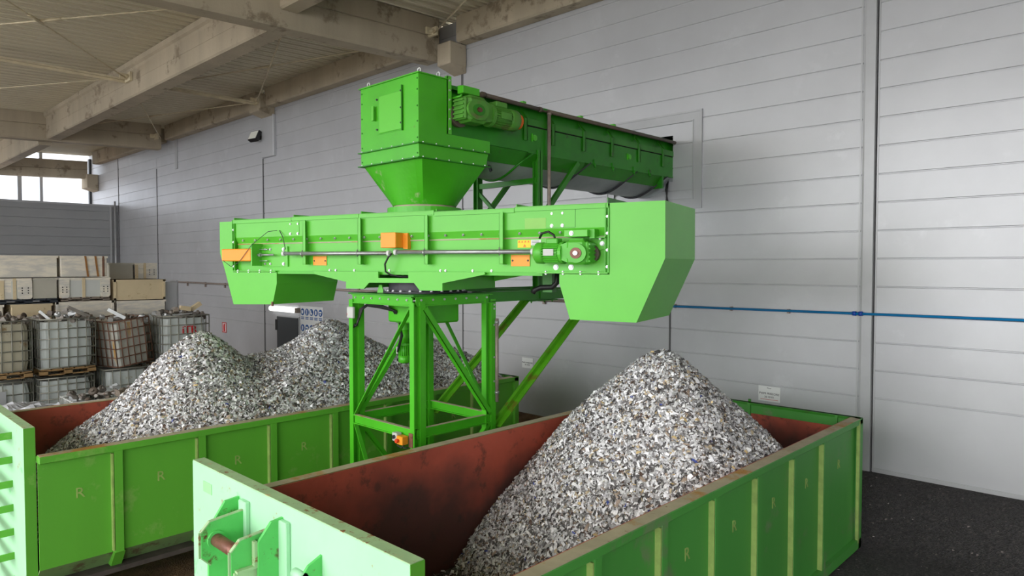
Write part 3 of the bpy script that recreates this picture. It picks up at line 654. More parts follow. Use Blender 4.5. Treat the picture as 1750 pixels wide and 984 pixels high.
# ------------------------------------------------------------------ heaps of shredded metal
def heap(name, x0, x1, y0, y1, peaks, zf, nchips, lb, wallz, size=(.026, .058), ay=1.0):
    nx = int((x1 - x0) / .05) + 1; ny = int((y1 - y0) / .05) + 1
    xs = np.linspace(x0, x1, nx); ys = np.linspace(y0, y1, ny); X, Y = np.meshgrid(xs, ys)
    ph = rng.uniform(0, 6.28, 8); fr = rng.uniform(1.0, 5.0, (8, 2))
    def H(X, Y):
        Z = np.full(np.shape(X), -9.0)
        for (px_, py_, pz_, sl_, rr) in peaks:
            r = np.sqrt((X - px_) ** 2 + ((Y - py_) * np.where(Y < py_, ay, 1.0)) ** 2)
            h = pz_ - sl_ * (np.sqrt(r * r + rr * rr) - rr)
            k = .07; m_ = np.maximum(Z, h); Z = m_ + k * np.log1p(np.exp(-np.abs(Z - h) / k)) * (Z > -5)
        w = sum(np.sin(fr[i, 0] * X + fr[i, 1] * Y + ph[i]) for i in range(8)) * .012
        edge = np.minimum(np.minimum(X - x0, x1 - X), np.minimum(Y - y0, y1 - Y))
        cap_ = wallz - .07 + 1.1 * np.clip(edge, 0, 9)
        return np.maximum(np.minimum(Z + w, cap_), zf)
    Z = H(X, Y)
    V = np.stack([X.ravel(), Y.ravel(), Z.ravel() - .01], 1)
    F = np.array([(i * nx + j, i * nx + j + 1, (i + 1) * nx + j + 1, (i + 1) * nx + j) for i in range(ny - 1) for j in range(nx - 1)])
    # flakes
    cx = rng.uniform(x0 + .02, x1 - .02, nchips * 2); cy = rng.uniform(y0, y1, nchips * 2); cz = H(cx, cy)
    keep = cz > zf + .01
    stray = (rng.uniform(size=len(cz)) < .12) & (cy > peaks[0][1] - 3.6)
    sel = np.where(keep | stray)[0][:nchips]; cx, cy, cz = cx[sel], cy[sel], cz[sel]; n = len(cx)
    L = rng.uniform(size[0], size[1], n) * rng.choice([.7, 1, 1.25], n); Wd = L * rng.uniform(.22, .62, n); B = L * rng.uniform(-.35, .35, n)
    e = .03
    gx = (H(cx + e, cy) - H(cx - e, cy)) / (2 * e); gy = (H(cx, cy + e) - H(cx, cy - e)) / (2 * e)
    nrm = np.stack([-gx, -gy, np.ones(n)], 1) + rng.normal(0, .42, (n, 3)); nrm /= np.linalg.norm(nrm, axis=1)[:, None]
    t = rng.normal(size=(n, 3)); t -= nrm * (t * nrm).sum(1)[:, None]; t /= np.linalg.norm(t, axis=1)[:, None]; b = np.cross(nrm, t)
    c = np.stack([cx, cy, cz + rng.uniform(-.004, .022, n)], 1)
    l = L[:, None] / 2; w = Wd[:, None] / 2; bb = B[:, None]
    j = lambda: rng.uniform(.6, 1.2, (n, 1))
    P = np.stack([c - t * l * j() - b * w * j(), c - b * w * j() + nrm * bb, c + t * l * j() - b * w * j() * .7, c + t * l * j() + b * w * j(), c + b * w * j() + nrm * bb, c - t * l * j() + b * w * j() * .8], 1).reshape(-1, 3)
    k0 = len(V); idx = np.arange(n)[:, None] * 6 + k0
    CF = np.concatenate([idx + np.array([0, 1, 4, 5]), idx + np.array([1, 2, 3, 4])], 0)
    allV = np.concatenate([V, P]); allF = np.concatenate([F, CF])
    me = bpy.data.meshes.new(name); me.vertices.add(len(allV)); me.vertices.foreach_set('co', allV.astype(np.float32).ravel())
    me.loops.add(allF.size); me.loops.foreach_set('vertex_index', allF.astype(np.int32).ravel())
    me.polygons.add(len(allF)); me.polygons.foreach_set('loop_start', np.arange(len(allF), dtype=np.int32) * 4)
    me.polygons.foreach_set('material_index', np.concatenate([np.zeros(len(F), np.int32), np.ones(len(CF), np.int32)]))
    me.materials.append(mat('heap_core_grey', (112, 110, 110), .8)); me.materials.append(M['chips']); me.update(calc_edges=True); me.validate()
    o = bpy.data.objects.new(name, me); COL.objects.link(o)
    return tag(o, lb, 'scrap heap', None, 'stuff')
heap('scrap_heap', -5.33, -2.80, 2.75, 8.80, [(-3.93, 6.40, 2.50, 1.0, .28)], .305, 62000,
     'single pointed heap of silvery shredded metal in the right container', 1.6, ay=1.22)
heap('scrap_heap', -10.43, -7.93, 1.66, 8.2, [(-9.15, 3.70, 2.52, .92, .20), (-9.15, 5.62, 2.57, .70, .25), (-9.2, 4.75, 2.20, .6, .5), (-9.1, 7.6, 2.2, .6, .2)], .305, 90000,
     'long double-peaked heap of grey shredded metal in the left container', 1.6)

# ------------------------------------------------------------------ gear motor (local frame: motor axis along +x, front towards -y)
def gearmotor(parent, m, M4, s=1.0, name='gear_motor', plate_mat='lgrey', endcol=None, ring='rust', shaft='zinc'):
    g = empty(name, (0, 0, 0)); g.parent = parent; g.matrix_basis = M4
    c = MB()
    c.box((-.02, -.10, -.10), (.14, .08, .115), .022)                    # gear case
    c.prism([(.13, -.085), (.20, -.055), (.20, .075), (.13, .10)], XZ, -.075, .06)
    c.tube([(.045, -.10, -.0), (.045, -.125, 0)], .085, 22, False)
    c.box((-.045, -.085, -.085), (-.015, .07, .10), .01)
    for k in range(5): c.box((-.055, -.075, -.075 + k * .036), (-.04, .06, -.062 + k * .036))
    c.box((-.0, -.07, .11), (.13, .05, .13), .008)
    V = [(p[0] * s, p[1] * s, p[2] * s) for p in c.v]; c.v = V; c.build('gear_case', m, g, True)
    c = MB(); c.tube([(.045, -.124, 0), (.045, -.132, 0)], .048, 18, False); c.v = [(p[0]*s, p[1]*s, p[2]*s) for p in c.v]; c.build('bearing_ring', M[ring], g, True)
    c = MB(); c.tube([(.045, -.131, 0), (.045, -.142, 0)], .02, 12, False); c.v = [(p[0]*s, p[1]*s, p[2]*s) for p in c.v]; c.build('shaft_end', M[shaft], g, True)
    c = MB(); c.tube([(.19, 0, .005), (.215, 0, .005)], .10, 20, False); c.tube([(.215, 0, .005), (.37, 0, .005)], .078, 20)
    for k in range(24):
        a = 2 * PI * k / 24; c.bar((.225, math.cos(a) * .082, .005 + math.sin(a) * .082), (.36, math.cos(a) * .082, .005 + math.sin(a) * .082), .006, .024, (0, math.cos(a), math.sin(a)))
    c.v = [(p[0]*s, p[1]*s, p[2]*s) for p in c.v]; c.build('finned_body', m, g, True)
    c = MB(); c.tube([(.36, 0, .005), (.375, 0, .005), (.43, 0, .005), (.45, 0, .005)], [.09, .098, .096, .07], 22); c.v = [(p[0]*s, p[1]*s, p[2]*s) for p in c.v]; c.build('fan_cover', m, g, True)
    c = MB(); c.box((.23, -.06, .085), (.33, .05, .135), .008); c.v = [(p[0]*s, p[1]*s, p[2]*s) for p in c.v]; c.build('terminal_box', m, g, True)
    c = MB(); c.box((.25, -.100, -.02), (.34, -.094, .04)); c.v = [(p[0]*s, p[1]*s, p[2]*s) for p in c.v]; c.build('rating_plate', M[plate_mat], g, True)
    if endcol:
        c = MB(); c.tube([(.449, 0, .005), (.47, 0, .005)], .07, 18, False); c.v = [(p[0]*s, p[1]*s, p[2]*s) for p in c.v]; c.build('end_cap', M[endcol], g, True)
    return g

# ------------------------------------------------------------------ steel tower between the containers
TX0, TX1, TY0, TY1 = -7.33, -6.05, 4.75, 6.03; PX, PY = -6.64, 5.39
T = empty('steel_tower', (PX, PY, 0), 0, 'green steel frame tower between the two containers carrying the swivelling conveyor', 'steel tower')
def leg(x, y, sx, sy):
    mb = MB(); w, d = .078, .17
    xa, xb = (x - w, x) if sx > 0 else (x, x + w); ya, yb = (y, y + d) if sy < 0 else (y - d, y)
    mb.prism([(xa, ya), (xb, ya), (xb, ya + .012), (xb - .05, ya + .016), (xb - .05, ya + .085), (xb, ya + .09), (xb, yb), (xa, yb), (xa, yb - .012), (xa + .02, yb - .016), (xa + .02, ya + .016), (xa, ya + .012)], XY, 0, 3.02)
    return mb.build('leg', M['green'], T)
for x, y, sx, sy in ((TX0, TY0, -1, -1), (TX1, TY0, 1, -1), (TX1, TY1, 1, 1), (TX0, TY1, -1, 1)):
    leg(x, y, sx, sy)
    mb = MB(); cx, cy = x - sx * .065, y - sy * .065; mb.box((cx - .12, cy - .12, 0), (cx + .12, cy + .12, .02)); mb.build('foot_plate', M['green_old'], T)
def ring_beam(z0, z1, fl, m, nm):
    for a, b in (((TX0, TY0), (TX1, TY0)), ((TX1, TY0), (TX1, TY1)), ((TX1, TY1), (TX0, TY1)), ((TX0, TY1), (TX0, TY0))):
        ax, ay = a; bx, by = b; ox = 0 if ay == by else (-1 if ax == TX1 else 1); oy = 0 if ax == bx else (1 if ay == TY0 else -1)
        mb = MB(); t = .012
        if oy: 
            mb.box((min(ax, bx) + .05, ay + oy * .02, z0), (max(ax, bx) - .05, ay + oy * (.02 + t), z1))
            for z in (z0, z1 - t): mb.box((min(ax, bx) + .05, ay + oy * .002, z), (max(ax, bx) - .05, ay + oy * fl, z + t))
        else:
            mb.box((ax + ox * .02, min(ay, by) + .05, z0), (ax + ox * (.02 + t), max(ay, by) - .05, z1))
            for z in (z0, z1 - t): mb.box((ax + ox * .002, min(ay, by) + .05, z), (ax + ox * fl, max(ay, by) - .05, z + t))
        bo = mb.build(nm, m, T)
        if nm == 'middle_beam':
            mb = MB()
            if oy: mb.box((min(ax, bx) + .08, ay + oy * .004, z1), (max(ax, bx) - .08, ay + oy * (fl - .004), z1 + .003))
            else: mb.box((ax + ox * .004, min(ay, by) + .17, z1), (ax + ox * (fl - .004), max(ay, by) - .17, z1 + .003))
            mb.build('beam_dust', M['rimdust'], bo)
ring_beam(2.975, 3.085, .07, M['green'], 'top_beam')
ring_beam(1.49, 1.60, .06, M['green'], 'middle_beam')
mb = MB(); mb.box((TX0 - .005, TY0 - .005, 3.085), (TX1 + .005, TY1 + .005, 3.103)); mb.build('top_plate', M['green_old'], T)
for k in range(7):
    bolt(T, (TX0 + .12 + k * .17 - PX, TY0 + .018 - PY, 3.045), (0, -1, 0), .010, .014); bolt(T, (TX1 - .018 - PX, TY0 + .12 + k * .17 - PY, 3.045), (1, 0, 0), .010, .014)
def diag(p, q, nrm, w=.055):
    mb = MB(); mb.angle(p, q, w, .009, nrm); return mb.build('diagonal_brace', M['green'], T)
diag((TX1 - .12, TY0 + .03, 2.95), (TX0 + .06, TY0 + .03, 1.60), (0, 1, 0)); diag((TX1 - .03, TY0 + .16, 2.95), (TX1 - .03, TY1 - .10, 1.62), (1, 0, 0), .07)
diag((TX0 + .16, TY1 - .03, 2.95), (TX1 - .12, TY1 - .03, 1.62), (0, 1, 0)); diag((TX0 + .03, TY1 - .12, 2.95), (TX0 + .03, TY0 + .12, 1.60), (1, 0, 0))
diag((TX0 + .06, TY0 + .03, 1.49), (TX1 - .5, TY0 + .03, .15), (0, 1, 0)); diag((TX0 + .03, TY0 + .12, 1.49), (TX0 + .03, TY1 - .12, .15), (1, 0, 0))
diag((TX1 - .03, TY1 - .10, 1.49), (TX1 - .03, TY0 + .12, .15), (1, 0, 0)); diag((TX1 - .12, TY1 - .03, 1.49), (TX0 + .12, TY1 - .03, .15), (0, 1, 0))
# cantilever beams and long struts carrying the upper conveyor legs
for xx in (TX1, TX0 + .08):
    mb = MB(); mb.box((xx - .018, TY1 - .1, 2.985), (xx - .006, 8.25, 3.105)); mb.box((xx - .07, TY1 - .1, 3.097), (xx, 8.25, 3.107)); mb.box((xx - .07, TY1 - .1, 2.982), (xx, 8.25, 2.992)); mb.build('cantilever_beam', M['green_old'], T)
    mb = MB(); mb.bar((xx - .05, 8.05, 2.99), (xx - .05, TY1 + .04, 1.42), .10, .012, (1, 0, 0)); 
    mb.bar((xx - .005, 8.05, 2.99), (xx - .005, TY1 + .04, 1.42), .012, .10, (1, 0, 0)); mb.bar((xx - .095, 8.05, 2.99), (xx - .095, TY1 + .04, 1.42), .012, .10, (1, 0, 0)); mb.build('long_strut', M['green_olive'], T)
mb = MB(); mb.box((TX0, 8.1, 2.99), (TX1, 8.2, 3.1)); mb.build('cross_beam', M['green_old'], T)
# leg frame of the upper conveyor on the cantilever
mb = MB(); mb.box((-6.85, 6.80, 3.107), (-6.05, 6.88, 3.115)); mb.build('base_plate', M['green_old'], T)
for xx in (TX1 - .01, -7.21):
    mb = MB(); mb.box((xx - .09, 6.82, 3.107), (xx - .078, 6.92, 4.95)); mb.box((xx - .012, 6.82, 3.107), (xx, 6.92, 4.95)); mb.box((xx - .09, 6.865, 3.107), (xx, 6.877, 4.95)); mb.build('upper_leg', M['green_old'], T)
    mb = MB(); mb.bar((xx - .045, 6.96, 4.08), (xx - .045, 7.72, 4.88), .07, .05, (1, 0, 0)); mb.build('upper_strut', M['green_old'], T)
mb = MB(); mb.bar((-7.21, 6.87, 4.56), (-6.1, 6.87, 4.56), .05, .07); mb.build('cross_bar', M['green_old'], T)
mb = MB(); mb.bar((-7.22, 6.87, 4.46), (-6.8, 6.87, 4.10), .045, .045); mb.build('cross_bar', M['green_old'], T)
# clamp with threaded rods on the cantilever
mb = MB()
for yy in (6.72, 6.98, 7.14):
    mb.tube([(TX1 - .03, yy, 2.94), (TX1 - .03, yy, 3.16)], .009, 8); mb.tube([(TX1 - .03, yy, 2.96), (TX1 - .03, yy, 2.975)], .018, 6); mb.tube([(TX1 - .03, yy, 3.115), (TX1 - .03, yy, 3.13)], .018, 6)
mb.box((TX1 - .06, 6.66, 2.965), (TX1 + .02, 7.2, 2.978)); mb.box((TX1 - .06, 6.9, 3.107), (TX1 + .02, 7.2, 3.12)); mb.build('rod_clamp', M['green_old'], T)
mb = MB(); mb.box((TX1 + .001, 6.86, 3.0), (TX1 + .012, 7.08, 3.09)); mb.build('splice_plate', M['green_old'], T)
mb = MB(); mb.tube([(TX1 + .04, TY1 - .02, 1.75), (TX1 + .04, TY1 - .02, 2.78)], .022, 10); mb.build('conduit', M['pipe'], T)
for zz in (1.85, 2.72): 
    mb = MB(); mb.tube([(TX1 + .04, TY1 - .02, zz), (TX1 + .04, TY1 - .02, zz + .03)], .028, 10); mb.build('conduit_clip', M['steel'], T)
for zz in (2.95, 2.9, 2.7, 2.3, 2.0): bolt(T, (TX1 - PX + .002, TY1 - .03 - PY, zz), (1, 0, 0), .010, .010)
# slew drive under the top plate
dk = empty('slew_drive', (0, 0, 0)); dk.parent = T; dk.matrix_basis = Matrix.Identity(4)
dk['label'] = 'vertical green slewing motor hanging under the top plate'
mb = MB(); mb.box((-.36, -.30, 2.74), (.30, .30, 2.975), .02); mb.build('drive_housing', M['green'], dk, True)
mb = MB(); mb.tube([(-.42, 0, 2.80), (-.42, 0, 2.78), (-.42, 0, 2.72), (-.42, 0, 2.70), (-.42, 0, 2.62)], [.12, .12, .12, .08, .08], 18, False); mb.tube([(-.42, 0, 2.62), (-.42, 0, 2.44)], .065, 16); mb.tube([(-.42, 0, 2.45), (-.42, 0, 2.42)], .085, 16, False); mb.build('gear_unit', M['green'], dk, True)
mb = MB(); mb.tube([(-.42, 0, 2.42), (-.42, 0, 2.28)], .06, 16)
for k in range(16):
    a = 2 * PI * k / 16; mb.bar((-.42 + math.cos(a) * .066, math.sin(a) * .066, 2.41), (-.42 + math.cos(a) * .066, math.sin(a) * .066, 2.29), .006, .018, (math.cos(a), math.sin(a), 0))
mb.build('finned_body', M['green'], dk, True)
mb = MB(); mb.tube([(-.42, 0, 2.29), (-.42, 0, 2.21), (-.42, 0, 2.19)], [.078, .074, .05], 16); mb.build('fan_cover', M['green'], dk, True)
mb = MB(); mb.box((-.49, -.075, 2.31), (-.46, -.068, 2.40)); mb.build('rating_plate', M['lgrey'], dk, True)
mb = MB()
for i in range(4):
    o_ = .018 * i
    mb.tube([(-.60 - .02 * i, -.62, 2.72 - .02 * i), (-.58, -.60, 2.70), (-.54 + o_, -.58, 2.90), (-.50, -.50, 2.955 - o_ * .3), (-.30 - o_, -.42, 2.945 - o_ * .5), (-.16 - o_, -.32, 2.88), (-.22 - o_ * .5, -.2, 2.72), (-.30 + o_ * .5, -.14, 2.56), (-.40 + o_ * .3, -.11, 2.40), (-.44, -.09, 2.34)], .011, 7)
mb.v = [(p[0], p[1], p[2]) for p in mb.v]; mb.build('cable_bundle', M['black'], T, True)
mb = MB(); mb.box((TX0 + .01, TY0 - .04, 2.79), (TX0 + .14, TY0 - .002, 2.93), .008); jb = mb.build('junction_box', M['lgrey'], T)
mb = MB(); mb.box((TX0 + .02, TY0 - .042, 2.82), (TX0 + .025, TY0 - .04, 2.85)); mb.build('red_label', M['red'], jb)
# control box with emergency stop
mb = MB(); mb.box((-6.14, TY0 - .008, 1.40), (-6.07, TY0 - .001, 1.56)); mb.build('mount_plate', M['rust'], T)
mb = MB(); mb.box((-6.26, TY0 - .09, 1.43), (-6.15, TY0 - .005, 1.525), .006); eb = mb.build('stop_box', M['orange'], T); eb['label'] = 'yellow emergency stop box'
mb = MB(); mb.tube([(-6.225, TY0 - .09, 1.475), (-6.225, TY0 - .115, 1.475), (-6.225, TY0 - .125, 1.475)], [.018, .026, .022], 14); mb.build('stop_button', M['redbtn'], eb)
mb = MB(); mb.box((-6.36, TY0 - .075, 1.45), (-6.27, TY0 - .005, 1.545), .006); sb = mb.build('switch_box', M['lgrey'], T)
mb = MB(); mb.tube([(-6.315, TY0 - .075, 1.50), (-6.315, TY0 - .09, 1.50)], .022, 14); mb.box((-6.32, TY0 - .1, 1.48), (-6.31, TY0 - .088, 1.52)); mb.build('rotary_switch', M['ink'], sb)
mb = MB(); mb.tube([(-6.31, TY0 - .04, 1.45), (-6.29, TY0 - .05, 1.40), (-6.22, TY0 - .05, 1.385), (-6.17, TY0 - .04, 1.43)], .007, 6); mb.tube([(-6.19, TY0 - .04, 1.43), (-6.18, TY0 - .05, 1.39), (-6.12, TY0 - .03, 1.40)], .007, 6); mb.build('switch_cable', M['black'], T)

# ------------------------------------------------------------------ swivelling lower conveyor (local x along the belt, -y to the viewer)
A15 = math.radians(15)
C = empty('swivel_conveyor', (PX, PY, 3.10), A15, 'long bright green enclosed conveyor on top of the tower with a chute at each end', 'conveyor')
Zl = lambda z: z - 3.10
def cb(mb, nm, m, **k): 
    mb.v = [(p[0], p[1], p[2] - 3.10) for p in mb.v]; o = mb.build(nm, m, C, True)
    for a, b in k.items(): o[a] = b
    return o
U0, U1 = -2.83, 2.58; F = -.50; BK = .62
poly = [(F, 3.81), (F, 4.02), (BK, 4.02), (BK, 3.36), (F + .04, 3.36), (F + .04, 3.735)]
mb = MB(); mb.prism(poly, YZ, U0, U1); cb(mb, 'trough', M['lime'])
# top cover sections with lip, each a bit over the next, and raised cross flange
segs = [(U0 - .01, -1.72, 4.045), (-1.72, -.60, 4.050), (-.60, .50, 4.050), (.50, 1.53, 4.035), (1.53, U1, 4.045)]
for i, (a, b, zt) in enumerate(segs):
    mb = MB(); mb.box((a + .003, F - .015, zt - .004), (b - .003, BK + .015, zt + .004)); mb.box((a + .003, F - .015, zt - .045), (b - .003, F - .008, zt)); mb.box((a + .003, BK + .008, zt - .045), (b - .003, BK + .015, zt))
    mb.box((a + .003, F + .02, zt), (a + .012, BK, zt + .035)); cv = cb(mb, 'cover_panel', M['lime'])
mb = MB(); mb.box((U1 - .012, F - .012, 4.04), (U1 - .004, BK, 4.10)); cb(mb, 'cover_flange', M['green_old'])
# end frames
for u, w in ((U0, .045), (U1 - .035, .045)):
    mb = MB(); mb.box((u, F - .022, 3.355), (u + .012, F + .045, 4.04)); mb.box((u, F + .0, 3.355), (u + w, F + .046, 4.0)); mb.box((u + w - .01, F - .02, 3.36), (u + w, F + .045, 4.0)); cb(mb, 'end_frame', M['green'])
    for z in np.arange(3.42, 4.0, .165): bolt(C, (u + .025, F - .012, z - 3.10), (0, -1, 0), .011, .014)
for a, b in ((U0, -2.0), (1.8, U1)):
    mb = MB(); mb.box((a, F - .03, 3.352), (b, F + .04, 3.364)); cb(mb, 'bottom_flange', M['lime'])
    for u in np.linspace(a + .1, b - .1, 4): bolt(C, (u, F - .012, 3.364 - 3.10), (0, 0, 1), .012, .014); bolt(C, (u, F - .012, 3.352 - 3.10), (0, 0, -1), .012, .014)
mb = MB(); mb.box((-2.0, F + .005, 3.325), (1.85, F + .03, 3.36)); mb.box((-2.0, BK - .03, 3.325), (1.85, BK, 3.36)); cb(mb, 'bottom_rail', M['green'])
mb = MB(); mb.box((U0 + .05, F + .032, 3.715), (U1 - .05, F + .042, 3.728)); cb(mb, 'belt_line', M['rimdust'])
for u in (-1.467, -.566, .413, 1.388):
    mb = MB(); mb.box((u - .022, F - .05, 3.445), (u + .022, F - .042, 4.0)); mb.box((u - .022, F - .05, 3.445), (u - .014, F + .045, 4.0)); mb.box((u - .022, F - .05, 3.445), (u + .022, F + .04, 3.452)); cb(mb, 'side_rib', M['lime'])
for u in np.arange(U0 + .18, U1 - .1, .235):
    bolt(C, (u, F + .012, 3.772 - 3.10), (0, -1, -.5), .011, .016)
for u in (-1.75, -1.62, 1.96, 2.08): 
    bolt(C, (u, F, 3.84 - 3.10), (0, -1, 0), .014, .012); bolt(C, (u, F, 3.965 - 3.10), (0, -1, 0), .010, .010)
for u in (-1.12, -1.02, -.72, -.18, .55, .62, .98, 1.22): bolt(C, (u, F + .04, 3.375 - 3.10), (0, -1, 0), .011, .012)
# seams of the inspection sheets
mb = MB(); mb.box((-1.60, F - .003, 3.83), (-1.597, F + .001, 4.0)); mb.box((2.22, F - .003, 3.82), (2.223, F + .001, 4.0)); mb.box((1.9, F - .003, 3.817), (2.22, F + .001, 3.820)); cb(mb, 'sheet_seam', M['green_old'])
mb = MB(); mb.box((1.648, F - .002, 3.815), (1.894, F + .001, 3.925)); cb(mb, 'faded_patch', mat('faded_green_patch', (136, 200, 90), .5))
# chutes
def chute(poly, nm='chute'):
    n = len(poly); mb = MB()
    V = [(p[0], F - .008, p[1]) for p in poly] + [(p[0], BK, p[1]) for p in poly]
    fs = [tuple(range(n))[::-1], tuple(range(n, 2 * n))]
    for i in range(n):
        a, b = poly[i], poly[(i + 1) % n]
        if a[1] < 2.96 and b[1] < 2.96: continue
        fs.append((i, (i + 1) % n, n + (i + 1) % n, n + i))
    mb.add(V, fs); o = cb(mb, nm, M['lime'])
    md = o.modifiers.new('thick', 'SOLIDIFY'); md.thickness = .008; md.offset = -1
    return o
chute([(U1 + .012, 4.045), (3.146, 4.045), (3.148, 3.50), (2.87, 2.88), (2.17, 2.885), (2.05, 3.25), (2.05, 3.345), (U1 + .012, 3.345)])
c_ = chute([(U0 - .004, 4.03), (-3.09, 4.03), (-3.09, 3.60), (-3.0, 3.38), (-2.83, 2.905), (-2.08, 2.925), (-2.0, 3.20), (-2.0, 3.345), (U0 - .004, 3.345)])
mb = MB(); mb.box((-2.095, F - .02, 2.90), (-2.07, F + .0, 2.96)); cb(mb, 'worn_corner', M['rust'])
# gear motor, torque bracket, bracket plates on the right
gearmotor(C, mat('drive_green_paint', (84, 184, 52), .42, var=.1, scale=6), Matrix.Translation((2.39, F - .10, 3.553 - 3.10)) @ Matrix.Rotation(PI, 4, 'Z') @ Matrix.Scale(-1, 4, (0, 1, 0)) @ Matrix.Diagonal((1.25, 1.15, 1.12, 1)))
mb = MB(); mb.box((2.17, F - .16, 3.715), (2.42, F + .02, 3.785), .004); cb(mb, 'torque_bracket', M['lime'])
mb = MB(); mb.box((2.42, F - .1, 3.70), (2.47, F + .03, 3.79)); mb.box((2.47, F - .05, 3.705), (2.56, F + .03, 3.715)); cb(mb, 'bracket_arm', M['green'])
bolt(C, (2.25, F - .16, 3.75 - 3.10), (0, -1, 0), .018, .014)
mb = MB(); mb.tube([(2.05, F - .09, 3.68), (2.03, F - .10, 3.74), (1.97, F - .10, 3.775), (1.90, F - .10, 3.76), (1.86, F - .08, 3.71)], .012, 8); cb(mb, 'motor_cable', M['black'])
mb = MB(); mb.tube([(2.40, F - .02, 3.55), (2.40, F + .03, 3.55)], .085, 20, False); cb(mb, 'bearing_flange', M['darkpipe'])
mb = MB(); mb.prism([(2.46, 3.58), (2.54, 3.60), (2.55, 3.70), (2.46, 3.70)], XZ, F + .02, F + .045); cb(mb, 'corner_plate', M['lime'])
bolt(C, (2.505, F + .02, 3.65 - 3.10), (0, -1, 0), .018, .016); bolt(C, (2.49, F + .0, 3.70 - 3.10), (0, -1, 0), .010, .012)
for u in (1.99, 2.16): bolt(C, (u, F + .04, 3.415 - 3.10), (0, -1, 0), .022, .012)
# orange boxes and labels
mb = MB(); mb.box((-2.90, F - .14, 3.49), (-2.33, F - .02, 3.655), .012); ob = cb(mb, 'guard_box', M['orange'])
mb = MB(); mb.box((-2.325, F - .14, 3.43), (-2.305, F + .04, 3.72), .0); mb.box((-2.31, F + .02, 3.42), (-1.83, F + .045, 3.68)); cb(mb, 'tension_plate', M['lime'])
mb = MB(); mb.tube([(-2.33, F - .05, 3.572), (-2.0, F - .05, 3.572)], .012, 8); mb.tube([(-2.27, F - .05, 3.572), (-2.24, F - .05, 3.572)], .028, 6, False); mb.box((-2.3, F - .02, 3.64), (-2.16, F + .02, 3.65)); mb.box((-2.3, F - .02, 3.49), (-2.16, F + .02, 3.50)); cb(mb, 'tension_screw', M['steel'])
for u in (-2.24, -2.14, -1.9): 
    for z in (3.455, 3.645): bolt(C, (u, F + .02, z - 3.10), (0, -1, 0), .018 if u > -2 else .013, .014)
mb = MB(); mb.tube([(-2.86, F - .145, 3.50), (-2.7, F - .15, 3.42), (-2.55, F - .15, 3.47), (-2.3, F - .15, 3.70), (-2.05, F - .1, 3.87), (-1.98, F - .01, 3.89)], .004, 6); mb.tube([(-1.94, F - .01, 3.89), (-1.86, F - .03, 3.80), (-1.80, F - .04, 3.64)], .005, 6); cb(mb, 'thin_wire', M['ink'])
mb = MB(); mb.box((-.15, F - .16, 3.635), (.07, F + .0, 3.81), .006); mb.box((.07, F - .02, 3.625), (.135, F + .04, 3.805)); cb(mb, 'orange_junction_box', M['orange'])
for a, b, z0, z1, mm, nm in ((-1.392, -1.166, 3.435, 3.55, 'orange', 'orange_plate'), (1.466, 1.69, 3.425, 3.545, 'orange', 'orange_plate')):
    mb = MB(); mb.box((a, F + .03, z0), (b, F + .048 - .012, z1)); mb.v = [(p[0], p[1] - .0, p[2]) for p in mb.v]; cb(mb, nm, M[mm])
    for u in (a + .02, b - .02): bolt(C, (u, F + .03, (z0 + z1) / 2 - 3.10), (0, -1, 0), .008, .008, 'ink')
mb = MB(); mb.box((1.544, F + .034, 3.62), (1.70, F + .04, 3.702)); wl = cb(mb, 'warning_label', M['yellow'])
mb = MB()
for k in range(4): 
    u = 1.562 + k * .037; mb.prism([(u - .012, 3.675), (u + .012, 3.675), (u, 3.695)], XZ, F + .034, F + .031)
mb.prism([(1.612, 3.63), (1.644, 3.63), (1.628, 3.657)], XZ, F + .034, F + .031)
mb.v = [(p[0], p[1], p[2] - 3.1) for p in mb.v]; mb.build('warning_marks', M['orange2'], wl, True)
mb = MB(); mb.box((1.702, F + .034, 3.645), (1.82, F + .04, 3.702)); nl = cb(mb, 'type_label', M['white'])
mb = MB()
for k in range(3): mb.box((1.715, F + .031, 3.655 + k * .015), (1.80, F + .034, 3.659 + k * .015))
mb.v = [(p[0], p[1], p[2] - 3.1) for p in mb.v]; mb.build('print', M['ink'], nl, True)
# conduit tubes
for a, b in ((-1.80, -.08), (.0, 1.80)):
    mb = MB(); mb.tube([(a, F - .08, 3.585 + .0), (b, F - .08, 3.575)], .024, 14); cd = cb(mb, 'conduit_tube', M['steel'])
    mb = MB(); mb.tube([(a - .005, F - .08, 3.585), (a + .03, F - .08, 3.585)], .032, 14); mb.tube([(b - .03, F - .08, 3.575), (b + .005, F - .08, 3.575)], .032, 14); mb.v = [(p[0], p[1], p[2] - 3.1) for p in mb.v]; mb.build('tube_collar', M['white'], cd, True)
for u in (-1.467, -.566, .413, 1.388):
    mb = MB(); mb.tube([(u, F - .08, 3.54), (u, F - .08, 3.625)], .008, 8); mb.tube([(u - .008, F - .08, 3.58), (u + .008, F - .08, 3.58)], .029, 14, False); cb(mb, 'tube_clamp', M['steel'])
mb = MB(); mb.tube([(-.05, F - .08, 3.57), (-.10, F - .08, 3.53), (-.15, F - .08, 3.45), (-.155, F - .06, 3.36), (-.10, F - .03, 3.32), (0, F + .05, 3.30), (.15, F + .1, 3.30)], .011, 8); cb(mb, 'loose_cable', M['black'])
